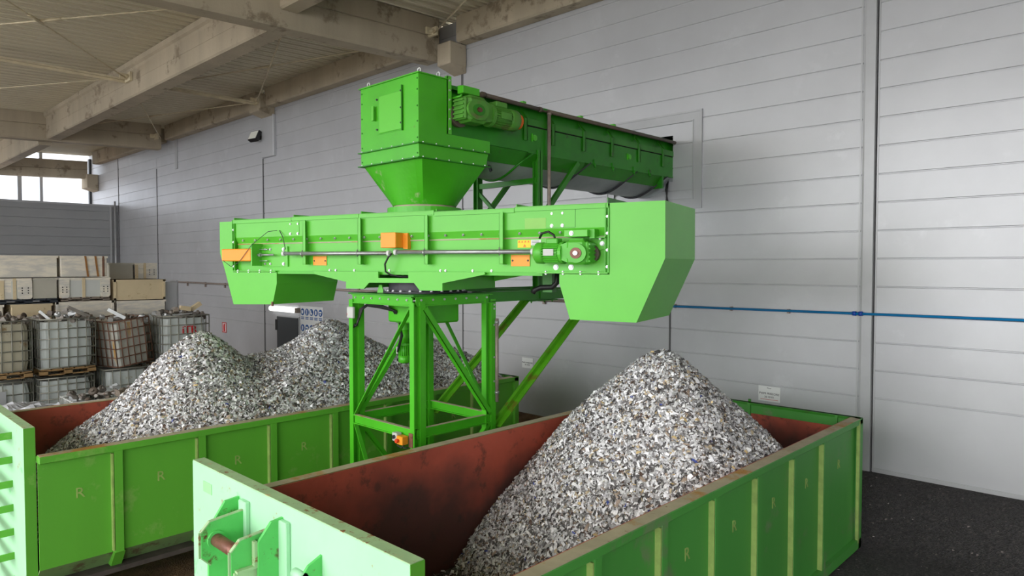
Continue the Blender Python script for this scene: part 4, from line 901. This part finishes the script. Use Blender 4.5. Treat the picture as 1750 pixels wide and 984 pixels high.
# turntable base
prof = [(-1.315, 3.36), (-1.29, 3.325), (-.78, 3.235), (-.78, 3.155), (-.50, 3.155), (-.42, 3.23), (.24, 3.235), (.32, 3.150), (.633, 3.150), (.633, 3.235), (1.184, 3.335), (1.184, 3.36), (.16, 3.36), (.16, 3.285), (-.28, 3.285), (-.28, 3.36)]
for y0, y1 in ((F - .045, F - .02), (BK - .02, BK + .005)):
    mb = MB(); mb.prism(prof, XZ, y0, y1); cb(mb, 'base_side_plate', M['lime'])
for u in (-.78, .62):
    mb = MB(); mb.box((u, F - .02, 3.152), (u + .013, BK, 3.30)); cb(mb, 'base_end_plate', M['green'])
mb = MB(); mb.prism([(.64, 3.30), (1.18, 3.345), (1.18, 3.355), (.64, 3.355)], XZ, F, BK - .05); mb.prism([(-.79, 3.30), (-1.3, 3.345), (-1.3, 3.355), (-.79, 3.355)], XZ, F, BK - .05); cb(mb, 'base_web', M['green_old'])
mb = MB(); mb.box((-.6, F + .1, 3.235), (.5, BK - .1, 3.25)); cb(mb, 'ring_plate', M['green_old'])
mb = MB(); mb.tube([(0, 0, 3.107), (0, 0, 3.125)], .52, 40, False); mb.tube([(0, 0, 3.125), (0, 0, 3.235)], .44, 40, False); cb(mb, 'slew_ring', M['ink'])
for k in range(24):
    a = 2 * PI * k / 24; bolt(C, (math.cos(a) * .48, math.sin(a) * .48, .025), (0, 0, 1), .014, .02)
mb = MB(); mb.prism([(-.42, 3.105), (-.32, 3.105), (-.35, 3.20), (-.39, 3.20)], XZ, F + .10, F + .115); cb(mb, 'position_marker', M['lime'])
# inlet collar on top
mb = MB(); mb.tube([(0, 0, 4.05), (0, 0, 4.125)], .45, 40, False); cb(mb, 'inlet_collar', M['green'])
# cable drag under right half
mb = MB(); mb.box((1.55, .12, 3.13), (1.67, .24, 3.36)); cb(mb, 'hanger_post', M['green_old'])
mb = MB(); mb.tube([(1.74, .1, 3.36), (1.74, .1, 3.24), (1.68, .1, 3.19), (1.55, .08, 3.185), (1.47, .08, 3.155), (1.45, .08, 3.12)], .03, 10); cb(mb, 'hose', M['black'])

# ------------------------------------------------------------------ upper fixed conveyor with hopper
K = empty('feed_conveyor', (-6.62, 7.5, 4.6), 0, 'dark green fixed conveyor from the wall opening to a square hopper above the tower', 'conveyor')
X1, X0 = -6.08, -7.18; Yn = 5.27; Ye = 10.9
mb = MB(); mb.prism([(X1, 4.92), (X1, 5.235), (X1 - .01, 5.235), (X1 - .01, 4.92)], XZ, Yn, Ye); mb.prism([(X0, 4.92), (X0, 5.235), (X0 + .01, 5.235), (X0 + .01, 4.92)], XZ, Yn, Ye); mb.build('side_wall', M['green_dark'], K)
mb = MB(); mb.box((X1 - .03, Yn + .9, 5.335), (X1 + .012, Ye, 5.25)); mb.build('side_strip', M['green_old'], K)
mb = MB(); mb.box((X1 - .012, Yn + .9, 5.240), (X1 + .004, Ye, 5.250)); mb.build('seam_gasket', M['dark'], K)
mb = MB(); mb.box((X1 - .09, Yn, 5.24), (X1 - .08, Ye, 5.5)); mb.box((X0 + .09, Yn, 5.24), (X0 + .08, Ye, 5.5)); mb.build('recessed_wall', M['green_dark'], K)
mb = MB(); mb.box((X0 - .01, Yn, 5.50), (X1 + .01, Ye, 5.515)); mb.box((X1 - .0, Yn, 5.47), (X1 + .01, Ye, 5.50)); mb.build('lid', M['green_dark'], K)
mb = MB(); mb.box((X1 - .012, Yn, 4.905), (X1 + .014, 6.65, 4.925)); mb.box((X1 - .012, 6.65, 4.895), (X1 + .006, Ye, 4.92)); mb.build('lower_flange', M['green_dark'], K)
# near drive section side sheet
mb = MB(); mb.box((X1 - .012, Yn, 4.925), (X1 + .004, Yn + .93, 5.42)); mb.build('drive_side_sheet', M['green_dark'], K)
# bottom: slanted strips + galvanised belly
for i, (ya, yb) in enumerate(((5.9, 6.62), (6.62, 7.85), (7.85, 9.05), (9.05, 9.93))):
    mb = MB(); mb.add([(X1, ya - .0, 4.905), (X1, yb + .12, 4.905), (X1 - .12, yb - .05, 4.735), (X1 - .12, ya, 4.735)], [(0, 1, 2, 3)]); o = mb.build('slanted_skirt', M['green_old'], K)
    o.modifiers.new('t', 'SOLIDIFY').thickness = .006
    mb = MB(); pts = []
    for k in range(13):
        t = k / 12; xx = X1 - .12 - t * (X1 - X0 - .24); pts.append((xx, yb - .05, 4.735 - .16 * math.sin(PI * t)))
    mb.tube([(X1 - .0, yb + .13, 4.905)] + pts + [(X0, yb + .13, 4.905)], .016, 8); mb.build('hoop', M['ink'] if i else M['green_dark'], K)
mb = MB(); prof = []
for k in range(17):
    t = k / 16; prof.append((X1 - .11 - t * (X1 - X0 - .22), 4.75 - .16 * math.sin(PI * t)))
prof = [(X1 - .01, 4.9)] + prof + [(X0 + .01, 4.9)]
n = len(prof); mb.add([(p[0], 5.8, p[1]) for p in prof] + [(p[0], Ye, p[1]) for p in prof], [(i, i + 1, n + i + 1, n + i) for i in range(n - 1)], True); o = mb.build('belly_sheet', M['belly'], K); o.modifiers.new('t', 'SOLIDIFY').thickness = .004
mb = MB(); mb.box((X0, 9.9, 4.70), (X1, 9.95, 4.92)); mb.build('end_skirt', M['green_dark'], K)
for yy in (8.05, 8.5, 9.05, 9.5):
    mb = MB(); mb.box((X1, yy, 4.87), (X1 + .02, yy + .05, 4.96)); mb.tube([(X1 + .02, yy + .02, 4.90), (X1 + .02, yy + .02, 4.84)], .014, 8); mb.build('latch', M['green_dark'], K)
for yy in (6.59, 7.14, 7.815, 8.493, 9.209, 9.911):
    mb = MB(); mb.box((X1 + .012, yy - .03, 5.05), (X1 + .022, yy + .03, 5.33)); mb.box((X1 + .0, yy + .02, 5.05), (X1 + .022, yy + .03, 5.33))
    mb.bar((X1 + .017, yy, 5.33), (X1 - .07, yy, 5.44), .06, .012, (1, 0, .8)); mb.bar((X1 - .07, yy, 5.44), (X1 - .07, yy, 5.5), .06, .012, (1, 0, 0)); mb.build('clamp_rib', M['green_old'], K)
for yy in (6.72, 8.9):
    mb = MB(); mb.box((X1, yy, 5.05), (X1 + .012, yy + .02, 5.15)); mb.tube([(X1 + .01, yy + .05, 5.10), (X1 + .022, yy + .05, 5.10)], .04, 14, False); mb.build('lifting_eye', M['green'], K)
for yy in (5.52, 6.6, 7.8, 8.6):
    mb = MB(); mb.box((X1 - .12, yy, 5.515), (X1 - .04, yy + .06, 5.56)); mb.build('lid_clip', M['lime'], K)
mb = MB(); mb.tube([(X1 + .04, 5.79, 5.485), (X1 + .04, 6.86, 5.475)], .027, 12); mb.tube([(X1 + .04, 5.78, 5.485), (X1 + .04, 5.84, 5.485)], .034, 12); mb.tube([(X1 + .04, 6.82, 5.475), (X1 + .04, 6.87, 5.475)], .034, 12); mb.build('cable_conduit', M['darkpipe'], K)
mb = MB(); mb.tube([(X1 + .03, 6.86, 5.47), (X1 + .03, 7.02, 5.47)], .012, 8); mb.tube([(X1 + .04, 7.0, 5.475), (X1 + .04, Ye, 5.475)], .026, 12); mb.build('cable_conduit', M['darkpipe'], K)
mb = MB(); mb.tube([(X1 + .045, 7.02, 5.45), (X1 + .045, 7.02, 3.12)], .024, 14); mb.tube([(X1 + .045, 7.02, 5.46), (X1 + .045, 7.02, 5.43)], .03, 14); mb.build('drop_pipe', M['pipe'], K)
# drive
gearmotor(K, M['green_dusty'], Matrix.Translation((X1 + .15 + 6.62, 5.40 - 7.5, 5.21 - 4.6)) @ Matrix.Rotation(PI / 2, 4, 'Z') @ Matrix.Diagonal((1.95, 1.25, 1.35, 1)), endcol='orange2', plate_mat='green_dusty', ring='green_old', shaft='rust')
mb = MB(); mb.tube([(X1 + .0, 5.42, 5.17), (X1 + .06, 5.42, 5.17)], .13, 22, False); mb.build('bearing_flange', M['darkpipe'], K)
mb = MB(); mb.box((X1 + .10, 5.34, 5.40), (X1 + .20, 5.60, 5.485), .004); mb.tube([(X1 + .01, 5.33, 5.36), (X1 + .12, 5.38, 5.38), (X1 + .13, 5.40, 5.47), (X1 + .12, 5.48, 5.49)], .015, 8); mb.build('torque_bracket', M['green'], K)
# angle strip where conveyor meets the hopper
mb = MB(); mb.box((X1 - .0, 5.235, 4.94), (X1 + .045, 5.245, 5.60)); mb.box((X1 + .035, 5.235, 4.94), (X1 + .045, 5.30, 5.60)); mb.build('joint_angle', M['lime'], K)
for k in range(6): bolt(K, (X1 + .046 + 6.62, 5.27 - 7.5, 5.0 + k * .11 - 4.6), (1, 0, 0), .009, .01)
# hopper box
HX_0, HX_1, HY0, HY1 = -7.16, -6.05, 4.83, 5.90
mb = MB()
mb.add([(HX_0, HY0, 4.79), (HX_1, HY0, 4.79), (HX_1, 5.24, 4.79), (HX_0, 5.24, 4.79), (HX_0, HY0, 5.555), (HX_1, HY0, 5.555), (HX_1, 5.24, 5.555), (HX_0, 5.24, 5.555)],
       [(0,1,5,4),(1,2,6,5),(2,3,7,6),(3,0,4,7),(4,5,6,7)])
mb.box((HX_0, 5.24, 4.79), (HX_1, 5.93, 4.94)); mb.build('hopper_box', M['green'], K)
mb = MB(); mb.box((HX_0 - .02, HY0 - .02, 5.555), (HX_1 + .02, 5.26, 5.567)); mb.build('hopper_lid', M['green'], K)
def flange(z, a=.03): 
    mb = MB(); mb.box((HX_0 - a, HY0 - a, z - .006), (HX_1 + a, HY1 + .02, z + .006)); fo = mb.build('flange', M['green_dark'], K)
    for k in range(6):
        bolt(K, (HX_0 + .04 + k * .2 + 6.62, HY0 - a * .5 - 7.5, z + .006 - 4.6), (0, 0, 1), .008, .012); bolt(K, (HX_1 + a * .5 + 6.62, HY0 + .05 + k * .19 - 7.5, z + .006 - 4.6), (0, 0, 1), .008, .012)
flange(4.79); flange(4.628)
mb = MB()
t0 = [(HX_0, HY0), (HX_1, HY0), (HX_1, HY1 + .0), (HX_0, HY1)]; t1 = [(HX_0 + .0, HY0), (HX_1 + .01, HY0 + .0), (HX_1 + .01, HY1 - .04), (HX_0, HY1 - .04)]
mb.add([(x, y, 4.784) for x, y in t0] + [(x, y, 4.634) for x, y in t1], [(i, (i + 1) % 4, 4 + (i + 1) % 4, 4 + i) for i in range(4)]); mb.build('hopper_collar', M['green'], K)
# square to round cone
mb = MB(); NN = 48; V = []; hcx, hcy = (HX_0 + HX_1) / 2, (HY0 + HY1) / 2
for lv in range(9):
    t = lv / 8; z = 4.622 + (4.15 - 4.622) * t
    for k in range(NN):
        a = 2 * PI * (k + .5) / NN; ca, sa = math.cos(a), math.sin(a)
        hx, hy = (HX_1 - HX_0) / 2 - .0, (HY1 - HY0) / 2 - .03
        q = 1 / max(abs(ca) / hx, abs(sa) / hy); sqx, sqy = hcx + ca * q, hcy + sa * q; cx, cy = PX + .385 * ca, PY + .385 * sa
        V.append((sqx * (1 - t) + cx * t, sqy * (1 - t) + cy * t, z))
Fc = [(l * NN + k, l * NN + (k + 1) % NN, (l + 1) * NN + (k + 1) % NN, (l + 1) * NN + k) for l in range(8) for k in range(NN)]
mb.add(V, Fc, False); mb.build('hopper_cone', mat('dusty_cone_paint', (72, 176, 34), .35, var=.1, scale=2, wear=[((168, 180, 136), .36, 2.2)]), K)
mb = MB(); mb.tube([(PX, PY, 4.16), (PX, PY, 4.12)], .375, 40, False); mb.build('outlet_ring', M['rimdust'], K)
mb = MB(); mb.box((-6.82, HY0 - .006, 4.97), (-6.325, HY0, 5.42)); mb.build('door_backing', M['green'], K)
mb = MB(); mb.box((-6.77, HY0 - .016, 4.98), (-6.34, HY0 - .006, 5.41), .003); hd = mb.build('inspection_door', M['lime'], K)
mb = MB(); mb.box((-6.335, HY0 - .024, 4.96), (-6.325, HY0, 5.47)); mb.build('hinge_edge', M['green_old'], hd)
mb = MB(); mb.box((-6.88, HY0 - .045, 5.14), (-6.865, HY0, 5.31)); mb.box((-6.865, HY0 - .045, 5.14), (-6.84, HY0 - .035, 5.31)); mb.build('handle', M['lime'], hd)
for x, z in ((-6.81, 5.38), (-6.81, 5.03), (-6.35, 5.41), (-6.35, 5.22), (-6.35, 5.05)): bolt(K, (x + 6.62, HY0 - .012 - 7.5, z - 4.6), (0, -1, 0), .009, .012, 'ink', 'door_screw')
for x in (HX_0 + .025, HX_1 - .02):
    for z in (4.68, 4.85, 5.03, 5.2, 5.38, 5.5): bolt(K, (x + 6.62, HY0 - 7.5, z - 4.6), (0, -1, 0), .008, .008, 'green_old')
for p in ((HX_0 + .12, HY0 + .03), (HX_1 - .05, HY0 + .05), (HX_1 - .03, 5.14)):
    mb = MB(); R_ = .026
    pts = [(p[0] + math.cos(2 * PI * k / 14) * R_, p[1], 5.60 + math.sin(2 * PI * k / 14) * R_) for k in range(15)]
    mb.tube(pts, .007, 6, cap=False); mb.tube([(p[0], p[1], 5.567), (p[0], p[1], 5.58)], .014, 8); mb.build('eye_bolt', M['white'], K)
mb = MB(); mb.tube([(X1 + .01, 5.93, 4.66), (X1 + .02, 5.95, 4.58), (X1 + .0, 5.99, 4.60), (X1 - .02, 5.98, 4.66)], .012, 8); mb.build('tow_hook', M['ink'], K)

# ------------------------------------------------------------------ stacked caged tanks, pallets and crates at left
def rbox(mb, x0, x1, y0, y1, z0, z1, r=.08, bulge=True, openb=False):
    n = 28; V = []; lv = 7
    for l in range(lv):
        t = l / (lv - 1); z = z0 + (z1 - z0) * t; ins = r * .4 if l in (0, lv - 1) else 0
        for k in range(n):
            a = 2 * PI * k / n; ca, sa = math.cos(a), math.sin(a)
            ex = .25; cx = math.copysign(abs(ca) ** ex, ca); sy = math.copysign(abs(sa) ** ex, sa)
            w = (x1 - x0) / 2 - ins; d = (y1 - y0) / 2 - ins
            flute = 1 - .018 * (math.sin(k * PI / 2) ** 2)
            V.append(((x0 + x1) / 2 + cx * w * flute, (y0 + y1) / 2 + sy * d * flute, z))
    F = [(l * n + k, l * n + (k + 1) % n, (l + 1) * n + (k + 1) % n, (l + 1) * n + k) for l in range(lv - 1) for k in range(n)]
    F += [tuple(range(n))[::-1], tuple(range((lv - 1) * n, lv * n))]
    mb.add(V, F, False); return mb
def pallet(mb, x0, x1, y0, y1, z0, h=.13):
    for k in range(5):
        a = y0 + (y1 - y0) * k / 5; mb.box((x0, a + .015, z0 + h - .022), (x1, a + (y1 - y0) / 5 - .015, z0 + h))
    for yy in (y0, (y0 + y1) / 2 - .07, y1 - .14):
        for xx in (x0, (x0 + x1) / 2 - .05, x1 - .1): mb.box((xx, yy, z0 + .02), (xx + .1, yy + .14, z0 + h - .022))
        mb.box((x0, yy, z0), (x1, yy + .14, z0 + .02))
    mb.box((x1 - .1, y0, z0 + h - .04), (x1, y1, z0 + h - .022)); mb.box((x1 - .1, y0, z0), (x1, y1, z0 + .02))
    return mb
SC_M = ['cast', 'alu', 'cast', 'wood_grey', 'cast', 'alu', 'darkpipe']
def castings(parent, x0, x1, y0, y1, z, n, seed, hh=.16):
    R = random.Random(seed)
    for i in range(n):
        mb = MB(); cx, cy = R.uniform(x0, x1), R.uniform(y0, y1); cz = z + R.uniform(-.02, hh) * (1 - abs((cy - (y0 + y1) / 2) / (y1 - y0)))
        kind = R.random(); d = Vector((R.uniform(-1, 1), R.uniform(-1, 1), R.uniform(-.4, .4))).normalized(); L_ = R.uniform(.10, .26)
        if kind < .4:
            r_ = R.uniform(.035, .07); p = Vector((cx, cy, cz)); mb.tube([p - d * L_ / 2, p - d * L_ * .1, p + d * L_ * .1, p + d * L_ / 2], [r_ * .8, r_, r_ * .6, r_ * 1.2], 10)
        elif kind < .7:
            mb.bar(Vector((cx, cy, cz)) - d * L_ / 2, Vector((cx, cy, cz)) + d * L_ / 2, R.uniform(.05, .12), R.uniform(.02, .06))
            mb.bar(Vector((cx, cy, cz + .02)) - d * L_ / 3, Vector((cx + .05, cy, cz + .06)) + d * L_ / 4, .05, .05)
        else:
            r_ = R.uniform(.05, .09); p = Vector((cx, cy, cz)); u_ = d.orthogonal().normalized()
            mb.tube([p - u_ * .035, p - u_ * .03, p + u_ * .03, p + u_ * .035], [r_ * .6, r_, r_, r_ * .5], 12); mb.tube([p - u_ * .06, p + u_ * .07], r_ * .35, 8)
        o = mb.build('casting', M[R.choice(SC_M)])
        tag(o, parent, 'scrap casting', parent)
def ibc(x1, y0, y1, z0, lb, tank='ibc', cage='cage', h=1.03, pal='wood', depth=1.1, topless=True, lean=0, nrow=6):
    e = empty('caged_tank', ((x1 - depth / 2), (y0 + y1) / 2, z0), 0, lb, 'caged tank', 'caged plastic tanks in the two rows')
    x0 = x1 - depth
    zz = z0
    if pal: pallet(MB_ := MB(), x0, x1, y0, y1, z0).build('pallet', M[pal], e); zz += .13
    H_ = h - (zz - z0)
    mb = MB(); rbox(mb, x0 + .03, x1 - .03, y0 + .03, y1 - .03, zz + .01, zz + H_ - .06); mb.build('tank', M[tank], e)
    mb = MB(); r = .012
    for k in range(nrow):
        z = zz + .02 + (H_ - .02) * k / (nrow - 1)
        mb.tube([(x1, y0, z), (x1, y1, z)], r, 6); mb.tube([(x0, y0, z), (x1, y0, z)], r, 6); mb.tube([(x0, y1, z), (x1, y1, z)], r, 6); mb.tube([(x0, y0, z), (x0, y1, z)], r, 6)
    m_ = 6
    for k in range(m_ + 1):
        t = k / m_; y = y0 + (y1 - y0) * t; x = x0 + (x1 - x0) * t
        mb.tube([(x1, y, zz), (x1, y, zz + H_)], r, 6); mb.tube([(x0, y, zz), (x0, y, zz + H_)], r, 6)
        mb.tube([(x, y0, zz), (x, y0, zz + H_)], r, 6); mb.tube([(x, y1, zz), (x, y1, zz + H_)], r, 6)
    for a, b in (((x1, y0), (x1, y1)), ((x0, y0), (x0, y1)), ((x0, y0), (x1, y0)), ((x0, y1), (x1, y1))): mb.tube([(a[0], a[1], zz + H_), (b[0], b[1], zz + H_)], .014, 8)
    mb.build('cage', M[cage], e)
    if lean:
        e.rotation_euler = lean; e.matrix_basis = Matrix.LocRotScale(e.location, __import__('mathutils').Euler(lean), Vector((1, 1, 1)))
    return e
FXc = -16.4
ibc(FXc, 2.30, 3.30, 1.20, 'tan stained caged tank at the left edge, upper row', 'ibc_tan', 'cage', 1.14, 'wood')
ibc(FXc, 3.42, 4.42, 1.20, 'white caged tank on a light pallet, upper row, second from left', 'ibc', 'cage', 1.14, 'wood')
t3 = ibc(FXc, 4.66, 5.48, 1.27, 'leaning caged tank with rusty wires and yellow streaks, upper row', 'ibc_rust', 'cage_rust', 1.00, None, lean=(.11, 0.0, .26), nrow=6)
t4 = ibc(FXc, 5.76, 6.80, 1.22, 'caged tank with red painted letters, upper row right end', 'ibc', 'cage', 1.06, None)
text_mesh('painted_letters', 'iTR', .24, M['red'], t4, axes((FXc - .025, 6.36, 1.95), (0, 1, 0), (0, 0, 1)), .02, False)
l1 = ibc(FXc, 2.30, 3.30, 0.0, 'lower caged tank under the tan tank, with dark label board', 'ibc', 'cage', 1.14, 'wood', nrow=5)
mb = MB(); mb.box((FXc + .015, 2.45, .5), (FXc + .03, 2.85, .98)); lbp = mb.build('label_board', M['wall_low'], l1)
mb = MB(); mb.box((FXc + .03, 2.52, .72), (FXc + .035, 2.68, .88)); mb.build('paper', M['white'], lbp)
ibc(FXc, 3.40, 4.38, 0.0, 'lower wire cage with crowded thin bars under the white tank', 'ibc', 'cage', 1.14, 'wood', nrow=8)
ibc(FXc, 4.58, 5.50, 0.0, 'lower clean white caged tank under the leaning tank', 'ibc', 'cage', 1.20, 'wood', nrow=4)
ibc(FXc, 5.66, 6.70, 0.0, 'lower dark rusty caged tank under the lettered tank', 'ibc_tan', 'cage_rust', 1.20, 'wood', nrow=6)
for (a, b), zt, sd, gp in (((2.35, 3.25), 2.30, 1, 'scrap castings piled on the tan tank'), ((3.46, 4.38), 2.30, 2, 'scrap castings piled on the white tank'),
                       ((4.72, 5.50), 2.20, 3, 'scrap castings piled on the leaning tank'), ((5.80, 6.75), 2.24, 4, 'scrap castings piled on the lettered tank')):
    castings(gp, -17.3, -16.5, a, b, zt, 30, sd)
def scrapbit(nm, m, p, q, w, h, lb, holes=0):
    mb = MB(); mb.bar(p, q, w, h); 
    o = mb.build(nm, M[m]); tag(o, lb, 'scrap piece'); return o
scrapbit('scrap_profile', 'cast', (-16.5, 3.95, 2.58), (-16.45, 4.32, 2.36), .16, .07, 'grey metal housing lying slanted on top of the white caged tank')
scrapbit('scrap_profile', 'alu', (-16.5, 3.45, 2.52), (-16.45, 3.62, 2.33), .04, .05, 'thin bright angle sticking out at the left of the white caged tank')
scrapbit('scrap_profile', 'alu', (-16.45, 4.68, 2.50), (-16.35, 4.98, 2.30), .09, .07, 'white metal sheet roll lying on the leaning caged tank')
scrapbit('scrap_profile', 'alu', (-16.44, 6.0, 2.31), (-16.44, 6.42, 2.33), .06, .02, 'bright flat bar on the lettered caged tank')
scrapbit('scrap_profile', 'crate_old', (-16.6, 6.22, 2.46), (-16.6, 6.45, 2.42), .1, .1, 'beige pipe piece on the lettered caged tank')
scrapbit('scrap_profile', 'crate_old', (-16.7, 6.5, 2.40), (-16.7, 6.72, 2.54), .12, .09, 'tan casting standing up at the right of the lettered caged tank')
# low open wire basket with castings in front
e = empty('wire_basket', (-15.3, 4.3, 0), 0, 'low open wire basket of castings behind the left container', 'wire basket')
mb = MB()
for y in np.linspace(3.62, 5.0, 14): mb.tube([(-14.9, y, 0), (-14.9, y, .86)], .008, 6)
for x in np.linspace(-15.8, -14.9, 9): mb.tube([(x, 3.62, 0), (x, 3.62, .88)], .008, 6)
for z in (.1, .35, .6, .85): mb.tube([(-15.8, 3.62, z), (-14.9, 3.62, z), (-14.9, 5.0, z)], .009, 6); mb.tube([(-15.8, 3.62, z), (-15.8, 5.0, z), (-14.9, 5.0, z)], .009, 6)
mb.build('wire_frame', M['lgrey'], e)
mb = MB(); rbox(mb, -15.76, -14.95, 3.68, 4.95, .02, .72); mb.build('liner', M['ibc'], e)
castings('scrap castings lying in the low wire basket', -15.7, -15.0, 3.75, 5.0, .80, 34, 9, .20)
mb = MB(); gx = 22; gy = 14; V = []
for i in range(gx):
    for j in range(gy):
        u = i / (gx - 1); v = j / (gy - 1); V.append((-15.9 + v * 1.3, 2.2 + u * 1.35, .72 + .10 * math.sin(u * 9 + v * 3) * math.sin(v * 7 + u * 4) + .05 * rng.random() + .08 * math.sin(PI * u)))
mb.add(V, [(i * gy + j, i * gy + j + 1, (i + 1) * gy + j + 1, (i + 1) * gy + j) for i in range(gx - 1) for j in range(gy - 1)])
mb.box((-15.85, 2.25, 0), (-14.7, 3.45, .66)); tag(mb.build('plastic_sheet', M['film']), 'crumpled silver plastic sheet over a box behind the left container', 'plastic sheet')

def crate(x1, y0, y1, z0, z1, lb, m='crate', depth=1.0, style='plain', grp='long crates stacked behind the caged tanks'):
    e = empty('crate', (x1 - depth / 2, (y0 + y1) / 2, z0), 0, lb, 'crate', grp)
    x0 = x1 - depth
    mb = MB(); mb.box((x0, y0, z0), (x1, y1, z1), .015); mb.build('body', M[m], e)
    mb = MB(); mb.box((x0 - .015, y0 - .015, z1 - .045), (x1 + .018, y1 + .015, z1 + .0)); mb.build('top_rim', M[m], e)
    if style == 'straps':
        for yy in (y0 + (y1 - y0) * .52, y0 + (y1 - y0) * .74):
            mb = MB(); mb.prism([(yy - .02, z1), (yy + .02, z1), (yy + .07, z0), (yy + .03, z0)], YZ, x1 + .018, x1 + .024); mb.build('strap', M['strap'], e)
        mb = MB(); mb.box((x1, y1 - .10, z0), (x1 + .02, y1 - .06, z1)); mb.build('batten', M['cage_rust'], e)
    if style == 'frame':
        mb = MB(); f = .05
        mb.box((x1, y0, z0), (x1 + .02, y0 + f, z1)); mb.box((x1, y1 - f, z0), (x1 + .02, y1, z1)); mb.box((x1, y0, z0), (x1 + .02, y1, z0 + f)); mb.box((x1, y0, z1 - f), (x1 + .02, y1, z1)); mb.build('frame', M[m], e)
    if style in ('ports', 'ports2'):
        ends = [(y1 - .26, y1 - .0)] if style == 'ports' else [(y0, y0 + .19), (y1 - .19, y1)]
        for a, b in ends:
            mb = MB(); c = .04; mb.prism([(a + c, z0), (b - c, z0), (b, z0 + c), (b, z1 - .05), (b - c, z1 - .02), (a + c, z1 - .02), (a, z1 - .05), (a, z0 + c)], YZ, x1, x1 + .03); cp = mb.build('corner_block', M['crate'], e)
            mb = MB(); w = b - a
            for q in (.3, .72):
                for j in range(3): mb.tube([(x1 + .028, a + w * q, z0 + .13 + j * .055), (x1 + .034, a + w * q, z0 + .13 + j * .055)], .014, 8, False)
            mb.build('holes', M['dark'], cp)
        mb = MB(); mb.box((x1, (y0 + y1) / 2 - .06, z0), (x1 + .02, (y0 + y1) / 2 + .0, z1)); mb.box((x1, y0, z0), (x1 + .015, y0 + .07, z1)); mb.build('batten', M['crate_old'], e)
        mb = MB(); mb.box((x1, y0 + .2, z0 + .02), (x1 + .006, y1 - .2, z1 - .06)); mb.build('recess_panel', M['lgrey'], e)
    return e
cx_ = -17.9
crate(cx_, 3.00, 4.10, 3.18, 3.65, 'whitish plank crate at the top left with faint writing')
crate(cx_, 4.16, 5.09, 3.18, 3.65, 'white crate with brown straps on top of the stack', style='straps')
crate(cx_, 3.05, 3.62, 2.71, 3.16, 'white crate with corner block and round holes in the second tier, left', style='ports')
crate(cx_, 3.63, 4.09, 2.71, 3.16, 'plain grey-white crate in the second tier under the plank crate', 'crate_grey')
crate(cx_, 4.13, 5.14, 2.71, 3.16, 'white crate with two holed corner blocks under the strapped crate', style='ports2')
mb = MB(); pallet(mb, cx_ - 1.0, cx_, 3.02, 4.10, 2.60, .11); tag(mb.build('pallet', M['blackpal']), 'black plastic pallet under the second tier of crates', 'pallet')
mb = MB(); pallet(mb, cx_ - 1.0, cx_, 4.16, 5.14, 2.62, .09); tag(mb.build('pallet', M['wood_grey']), 'grey wooden pallet under the crate with two corner blocks', 'pallet')
crate(cx_, 3.24, 3.98, 2.13, 2.60, 'cream crate under the black pallet', 'crate_old')
crate(cx_, 4.06, 5.22, 2.13, 2.62, 'low wide crate with a thick white lid edge under the grey pallet', 'crate', style='frame')
crate(cx_, 2.55, 3.10, 2.13, 2.60, 'small white crate end at the left edge behind the tan tank', 'crate')
crate(cx_, 5.22, 6.36, 2.62, 3.10, 'tan framed wooden crate right of the stack', 'crate_old', style='frame')
crate(cx_, 5.29, 6.36, 2.13, 2.60, 'pale crate directly under the tan framed crate', 'crate')
crate(-19.2, 5.5, 6.06, 3.08, 3.50, 'dull grey crate behind the strapped crate', 'crate_grey')
crate(-19.2, 6.10, 6.62, 3.08, 3.50, 'white crate with holed corner at the back right of the stack', 'crate', style='ports')
crate(-19.2, 5.5, 6.62, 2.0, 3.06, 'tall grey crate under the two rear crates', 'crate_grey')
crate(-19.2, 5.5, 6.62, 0.0, 1.98, 'lowest grey crate of the rear stack', 'crate_grey')
for a, b, nm in ((2.5, 3.95, 'left'), (4.05, 5.2, 'middle'), (5.28, 6.36, 'right')):
    crate(cx_, a, b, 1.06, 2.11, '%s tall crate of the second layer, hidden behind the upper caged tanks' % nm, 'crate_grey')
    crate(cx_, a, b, 0.0, 1.04, '%s bottom crate of the stack, hidden behind the lower caged tanks' % nm, 'crate_grey')
mb = MB(); mb.box((-18.5, 6.42, 0), (-18.05, 6.70, 3.02)); mb.box((-18.5, 6.70, 0), (-18.1, 6.75, 3.06))
tag(mb.build('grey_post', M['trim']), 'flat grey metal post standing right of the crate stack', 'metal post')
